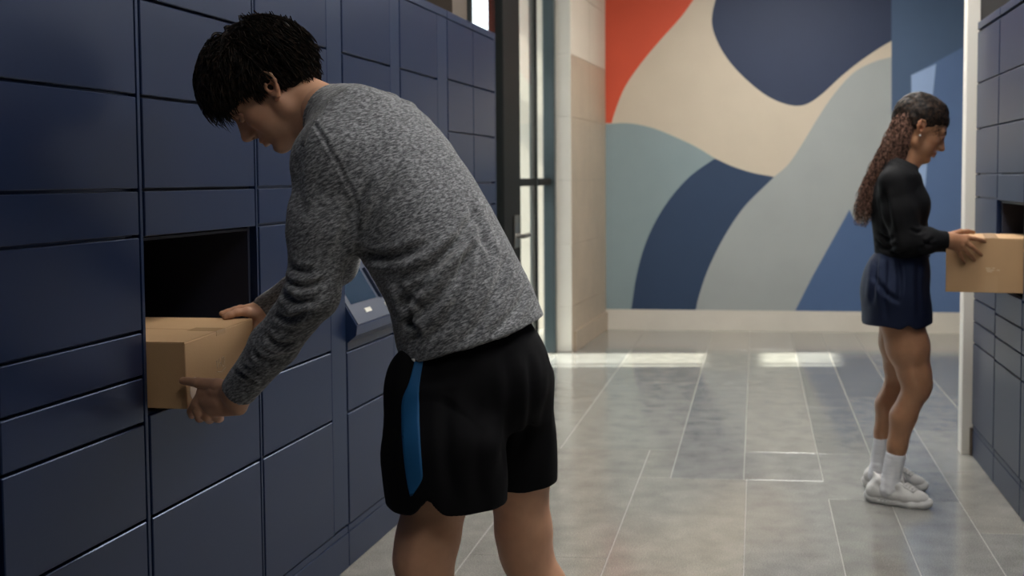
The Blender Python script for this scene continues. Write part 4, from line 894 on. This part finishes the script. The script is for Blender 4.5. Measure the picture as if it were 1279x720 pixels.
# --- top
def build_top():
    st = [(*at(1126, 332, 4.47), .135, .108, .100), (*at(1127, 300, 4.47), .130, .108, .100), (*at(1125, 268, 4.47), .140, .118, .098), (*at(1123, 240, 4.47), .150, .112, .095), (*at(1124, 215, 4.47), .150, .080, .078), (*at(1130, 200, 4.47), .085, .056, .056)]
    pts = np.array([s[:3] for s in st]+[WRw, WLw, WRe]); g = Fld(pts.min(0)-.2, pts.max(0)+.16, .005)
    g.loft(st, lW, k=0, n=20, pw=2.2); g.ell(at(1143, 256, 4.40), (.055, .060, .058), k=.04); g.ell(at(1145, 256, 4.54), (.055, .060, .058), k=.04)
    g.cone(at(1130, 200, 4.47), at(1136, 192, 4.47), .052, .048, k=.02)
    g.chain([WRs, (WRs+WRe)/2, WRe], [.060, .058, .056], k=.03); g.chain([WRe, (WRe+WRw)/2, WRw], [.052, .048, .033], k=.02)
    g.chain([WLs, WLe], [.060, .052], k=.03); g.chain([WLe, WLw], [.050, .033], k=.02)
    for e, w in ((WRe, WRw), (WLe, WLw)):
        d = unit(w-e); sl, X, Y, Z = g.win(w+d*.05, w+d*.05, .055); g.D[sl] = np.maximum(g.D[sl], ((X-w[0])*d[0]+(Y-w[1])*d[1]+(Z-w[2])*d[2]).astype(np.float32))
    X = g.ax[0][:, None, None]; Z = g.ax[2][None, None, :]+0*X; g.D = (-smin(-g.D, (Z-at(1126, 321, 4.47)[2])[:, :, :]*1., .004)).astype(np.float32)
    c = at(1136, 206, 4.47); n = unit([.45, 0, .9]); w = (g.ax[0][:, None, None]-c[0])*n[0]+(g.ax[2][None, None, :]-c[2]-.004)*n[2]
    g.D = (-smin(-g.D, np.broadcast_to(-w, g.D.shape).astype(np.float32)*1., .004)).astype(np.float32)
    V, Q = g.net(); N = vnormals(V, Q); V = V+N*(.0035*vnoise(V, 12, 8)+.0015*vnoise(V, 28, 9))[:, None]; P = lambda x, y: at(x, y, 4.3)
    L = [([P(1095, 292), P(1110, 300), P(1118, 296)], .008, .008), ([P(1092, 302), P(1106, 312), P(1120, 306)], .008, .008), ([P(1100, 310), P(1118, 318), P(1140, 312)], .008, .006), ([P(1104, 235), P(1108, 262), P(1112, 290)], .012, .010), ([P(1136, 286), P(1146, 290), P(1156, 286)], .006, .006), ([P(1145, 312), P(1156, 306), P(1168, 296)], .007, .004), ([P(1150, 300), P(1160, 306), P(1170, 304)], .006, .004)]
    return folds(V, N, L, VDW), Q
V, Q = build_top(); link('long_sleeved_top', npmesh('long_sleeved_top', V, Q), knit, woman)
# --- shorts
def build_wshorts():
    st = [(*at(1128, 314, 4.47), .128, .100, .092), (*at(1124, 335, 4.47), .150, .118, .128), (*at(1119, 362, 4.47), .172, .130, .138), (*at(1118, 388, 4.47), .176, .140, .130), (*at(1118, 420, 4.47), .178, .142, .130)]
    g = Fld(at(1118, 365, 4.47)-np.array([.22, .24, .22]), at(1118, 365, 4.47)+np.array([.24, .26, .22]), .005); g.loft(st, lW, k=0, n=16, pw=2.3)
    X, Y, Z = g.ax[0][:, None, None], g.ax[1][None, :, None], g.ax[2][None, None, :]; zc = at(1118, 407, 4.4)[2]; nx = at(1140, 405, 4.33)[0]
    cut = zc+.018*np.exp(-((X-nx+.02)/.02)**2)*(Y < 4.47)+.006*np.sin((X)*30); g.D = (-smin(-g.D, (Z-cut).astype(np.float32), .004)).astype(np.float32)
    c = at(1118, 425, 4.47); slot = np.maximum(np.abs(Y-4.48)-.006, (Z-at(1118, 380, 4.47)[2])+0*X); g.D = (-smin(-g.D, (slot).astype(np.float32), .01)).astype(np.float32)
    V, Q = g.net(); N = vnormals(V, Q); V = V+N*(.003*vnoise(V*[1, 1, .6], 15, 14)+.0012*vnoise(V*[1, 1, .5], 36, 5))[:, None]; P = lambda x, y: at(x, y, 4.3)
    L = [([P(1095, 320), P(1092, 350), P(1088, 385)], .010, .007), ([P(1106, 322), P(1104, 360), P(1106, 400)], .010, .006), ([P(1090, 345), P(1105, 365), P(1125, 378)], .010, .006), ([P(1120, 325), P(1124, 350), P(1122, 380)], .009, .005), ([P(1148, 322), P(1146, 360), P(1148, 395)], .009, .004)]
    return folds(V, N, L, VDW), Q
V, Q = build_wshorts(); wsh = link('shorts', npmesh('shorts', V, Q), wshort, woman)
MB().tube([tuple(at(1126+36*cos(a)*.95, 319, 4.47)+np.array([0, .128*sin(a), 0])) for a in np.linspace(0, 2*pi, 33)], .005, 6).build('waistband', wshort, wsh, True)
# --- body
wra = at(1113, 585, 4.44); wla = at(1099, 566, 4.66); wra[2] = .095; wla[2] = .095
def wbody():
    g = Fld(np.array([.25, 4.1, -.02]), np.array([1.02, 4.95, 1.45]), .006)
    st = [(*at(1122, 380, 4.47), .13, .10, .10), (*at(1124, 335, 4.47), .12, .09, .09), (*at(1127, 300, 4.47), .11, .085, .08), (*at(1123, 240, 4.47), .13, .09, .08), (*at(1124, 218, 4.47), .12, .065, .06)]
    g.loft(st, lW, k=0, n=14); g.chain([WRs, WRe, WRw], [.045, .034, .024], k=.02); g.chain([WLs, WLe, WLw], [.045, .034, .024], k=.02)
    rk = at(1146, 482, 4.40); lk = at(1124, 470, 4.64)
    for hip, kn, an, sgn in ((at(1122, 385, 4.405), rk, wra, 0), (at(1124, 385, 4.56), lk, wla, 1)):
        g.chain([hip, hip+(kn-hip)*.5, kn+(hip-kn)*.15, kn], [.088, .080, .060, .054], k=.03)
        d = an-kn; s1 = kn+d*.32-fW*.022; s2 = kn+d*.62-fW*.014; g.chain([kn, s1, s2, an], [.050, .050, .038, .031], k=.02); g.cone(kn+fW*.014+[0, 0, .01], kn+fW*.010-[0, 0, .03], .034, .030, k=.02)
        g.chain([an, an+[.005, 0, -.040], an+[.08, -.02, -.055]], [.030, .025, .016], k=.02)
    return g.net()
ne = WM.T@(at(1126, 212, 4.47)-WO)/WS; V, Q, T = head(ne*min(1, .15/np.linalg.norm(ne)), .0024, True, .046); V1h, Q1h = V, Q; hp = (WO+(V*WS)@WM.T, Q, T)
def whand():
    q = lambda x, y, Y: at(x, y, Y)
    q0 = q; q = lambda x, y, Y: q0(x, y, Y+.056)
    K = [q(1208, 297, 4.300), q(1205, 302, 4.288), q(1201, 307, 4.285), q(1196, 311, 4.288)]; C = [q(1187, 297, 4.285), q(1186, 300, 4.28), q(1186, 303, 4.28), q(1186, 306, 4.285)]
    palm = [([c, k_], [.0145, .0120]) for c, k_ in zip(C, K)]
    f = [([K[0], q(1217, 298, 4.303), q(1225, 300, 4.313), q(1231, 302.5, 4.322)], [.0100, .0086, .0075, .0064]), ([K[1], q(1213, 308, 4.292), q(1220, 314, 4.308), q(1226, 319, 4.323)], [.0102, .0088, .0076, .0064]),
         ([K[2], q(1207, 314, 4.292), q(1213, 320, 4.308), q(1217, 325, 4.322)], [.0098, .0085, .0074, .0063]), ([K[3], q(1199, 318, 4.296), q(1202, 324, 4.310), q(1204.5, 328, 4.323)], [.0088, .0076, .0068, .0060])]
    th = ([q(1190, 293, 4.30), q(1200, 290, 4.33), q(1209, 289.5, 4.36), q(1216, 290.5, 4.385)], [.0130, .0110, .0092, .0078])
    return hand_net(.0022, palm, f+[th], ([WRw-unit(WRw-WRe)*.05, WRw, q(1189, 301, 4.283)], [.025, .023, .021]))
def whand2():
    q = lambda x, y, Y: at(x, y, Y)
    K = [q(1206, 305, 4.735), q(1205, 309, 4.742), q(1203, 313, 4.745), q(1200, 316, 4.745)]; C = [WLw+[.01, .0, .015], WLw+[.01, .005, .003], WLw+[.01, .005, -.008], WLw+[.01, .0, -.018]]
    palm = [([c, k_], [.0145, .0120]) for c, k_ in zip(C, K)]; f = []
    for k_ in K: f.append(([k_, k_+[.035, .0, -.006], k_+[.055, -.003, -.012], k_+[.072, -.006, -.018]], [.0098, .0084, .0074, .0062]))
    return hand_net(.003, palm, f, ([WLw-unit(WLw-WLe)*.04, WLw, WLw+[.012, 0, 0]], [.025, .023, .021]))
V, Q, T = merge([hp, wbody(), whand(), whand2()]); link('body', npmesh('body', V, Q, T), skin2, woman)
eyes(WM*WS, WO, woman, -.3); brows(WM*WS, WO, hair2, woman, (V1h, Q1h))
bm = bmesh.new(); bmesh.ops.create_uvsphere(bm, u_segments=10, v_segments=6, radius=.004); bmesh.ops.translate(bm, verts=bm.verts, vec=Vector(WO+WM@np.array([-.002, -.088, -.026]))); me = bpy.data.meshes.new('earring'); bm.to_mesh(me); bm.free(); link('earring', me, mat('pearl', (.8, .78, .74), rough=.2), woman, True)
# --- hair: smooth on the head, curly tail down the back
def woman_hair():
    R = np.random.default_rng(9); cs = np.array([-.004, 0, .044]); rr = np.array([.099, .077, .087]); g = Fld((-.17, -.11, -.09), (.14, .11, .18), .004)
    g.ell(cs+[-.002, 0, .003], rr+[.008, .006, .012]); g.ell((-.055, 0, .095), (.050, .050, .042), k=.03); g.ell((-.100, 0, .035), (.03, .045, .05), k=.03)
    g.ell((.015, 0, .118), (.05, .05, .024), k=.02)
    g.plane((.078, 0, .050), unit([.90, 0, -.44]), k=.02); g.plane((0, 0, .000), unit([.55, 0, -.83]), k=.02)
    V, Q = g.net(); V = V+vnormals(V, Q)*(.003*vnoise(V, 45, 3)+.002*vnoise(V, 90, 5))[:, None]; cap = link('hair', npmesh('hair', WO+(V*WS)@WM.T, Q), hair2, woman); tie = np.array([-.088, 0, .095]); S_ = []
    n = 0
    while n < 1500:
        d = R.normal(size=3); d /= np.linalg.norm(d); p = cs+d*rr
        if p[2] < (-.03 if p[0] < -.04 else .028+max(0, p[0])*.3) or p[0] > .088: continue
        pts = []
        for t in np.linspace(0, 1, 8):
            q = p*(1-t)+tie*t; e = (q-cs)/(rr+[.007, .006, .011]); r = np.linalg.norm(e); q = cs+(q-cs)/max(r, .2) if r < 1 else q; pts.append(q+R.normal(size=3)*.0009)
        S_.append((WO+(np.array(pts)*WS)@WM.T, [.0008]+[.0022]*6+[.0018])); n += 1
    for i in range(160):
        p = np.array([R.uniform(.03, .075), R.choice([-1, 1])*R.uniform(.045, .072), R.uniform(.02, .06)]); v = unit([-.2, 0, -1]); ax = R.uniform(0, 6); 
        S_.append((WO+(np.array([p+v*.035*t+[.004*sin(9*t+ax), .002*cos(9*t+ax), 0] for t in np.linspace(0, 1, 8)])*WS)@WM.T, np.linspace(.0011, .0003, 8)))
    strands('hair_locks', S_, hair2, cap, 3)
    A = spline(np.array([WO+WM@(tie*WS), at(1129, 158, 4.46), at(1112, 198, 4.46), at(1091, 236, 4.47), at(1080, 262, 4.47), at(1074, 286, 4.47)]), 40); wd = np.interp(np.linspace(0, 1, len(A)), [0, .15, .4, .8, 1], [.022, .050, .058, .042, .022])
    S_ = []; T = np.gradient(A, axis=0); T /= np.linalg.norm(T, axis=1)[:, None]; U = np.cross(T, [0, 1, 0]); U /= np.linalg.norm(U, axis=1)[:, None]
    for i in range(800):
        r = sqrt(R.random()); ph = R.uniform(0, 2*pi); L0 = int(R.uniform(.55, 1)*len(A)); s0 = int(R.uniform(0, .15)*len(A)); idx = np.linspace(s0, L0-1, 46); C = np.stack([np.interp(idx, range(len(A)), A[:, k]) for k in range(3)], 1)
        ww = np.interp(idx, range(len(A)), wd)*r; ii = idx.astype(int); cr = R.uniform(.003, .0085)*np.clip((idx-s0)/8, 0, 1); f = R.uniform(.9, 1.3); p0 = R.uniform(0, 6); a = ph+.3*np.sin(idx*.1+p0)
        pts = C+U[ii]*(ww*np.cos(a)+cr*np.cos(f*idx*.8+p0))[:, None]+np.array([0, 1, 0])*(ww*1.1*np.sin(a)+cr*np.sin(f*idx*.8+p0))[:, None]
        S_.append((pts, np.linspace(.0019, .0006, 46)))
    strands('ponytail', S_, hair3, cap, 3)
    t_ = WO+WM@(tie*WS); MB().tube([t_+.022*(np.array([0, 1, 0])*cos(a)+U[0]*sin(a)) for a in np.linspace(0, 2*pi, 17)], .006, 6).build('hair_tie', knit, cap, True)
woman_hair()
# --- socks and shoes
def sock(top, an):
    g = Fld(an-[.10, .08, .10], np.maximum(top, an)+[.08, .08, .05], .0032); g.chain([top, an+[0, 0, .0], an+[-.010, 0, -.035]], [.0405, .0385, .037], k=.01); g.cone(an+[0, 0, -.03], an+[.07, 0, -.045], .036, .030, k=.02)
    d = unit(top-an); g.plane(top+d*.0, d); V, Q = g.net(); N = vnormals(V, Q); V = V+N*(.0012*vnoise(V*[1, 1, 3], 40, 3))[:, None]; o = link('sock', npmesh('sock', V, Q), sock_m, woman)
    return o
rk = at(1146, 482, 4.40); d = wra-rk; s1 = sock(rk+d*.70-fW*.010, wra); me_r = s1.data
lk = at(1124, 470, 4.64); d = wla-lk; sock(lk+d*.66-fW*.010, wla)
ray_strip('sock_mark', me_r, [(at(1106.5, 568.5, 4.3), at(1107, 572, 4.3)), (at(1110.5, 571.5, 4.3), at(1110.5, 574, 4.3)), (at(1115, 572.3, 4.3), at(1115, 573.6, 4.3))], mat('mark_grey', (.16, .16, .17)), s1, .0012, VDW, 3)
for o, az in ((at(1083, 620, 4.485), -22), (at(1080, 601, 4.70), -14)):
    shoe(np.array([o[0], o[1], 0]), radians(az), .265, (sole_m, shoe_m, shoe_m), woman)
# --- her box
p0 = at(1181, 365, 4.398); M = Matrix.Translation((p0[0], 4.398, .853)) @ Matrix.Rotation(radians(-9.6), 4, 'Z'); wt = at(1215, 297.5, 4.385)[2]-.853
box2 = carton('cardboard_box', M, 1.05-p0[0], .37, wt-.002, 'cardboard box sliding out of the right lockers, in the woman’s hands')
w2 = 1.05-p0[0]
MB().box((w2*.45, -.0005, wt-.002), (w2*.45+.05, .37, wt+.0008), M=M).box((w2*.45, -.0006, .001), (w2*.45+.05, .0, .065), M=M).build('tape', tape, box2)
mk = MB()
for i, (x, z, l_) in enumerate([(.148, .093, .018), (.172, .094, .010), (.150, .086, .030), (.188, .086, .012), (.154, .080, .018)]): mk.box((x, -.0008, z), (x+l_, .0, z+.0028), M=M)
mk.build('printed_mark', inkw, box2)
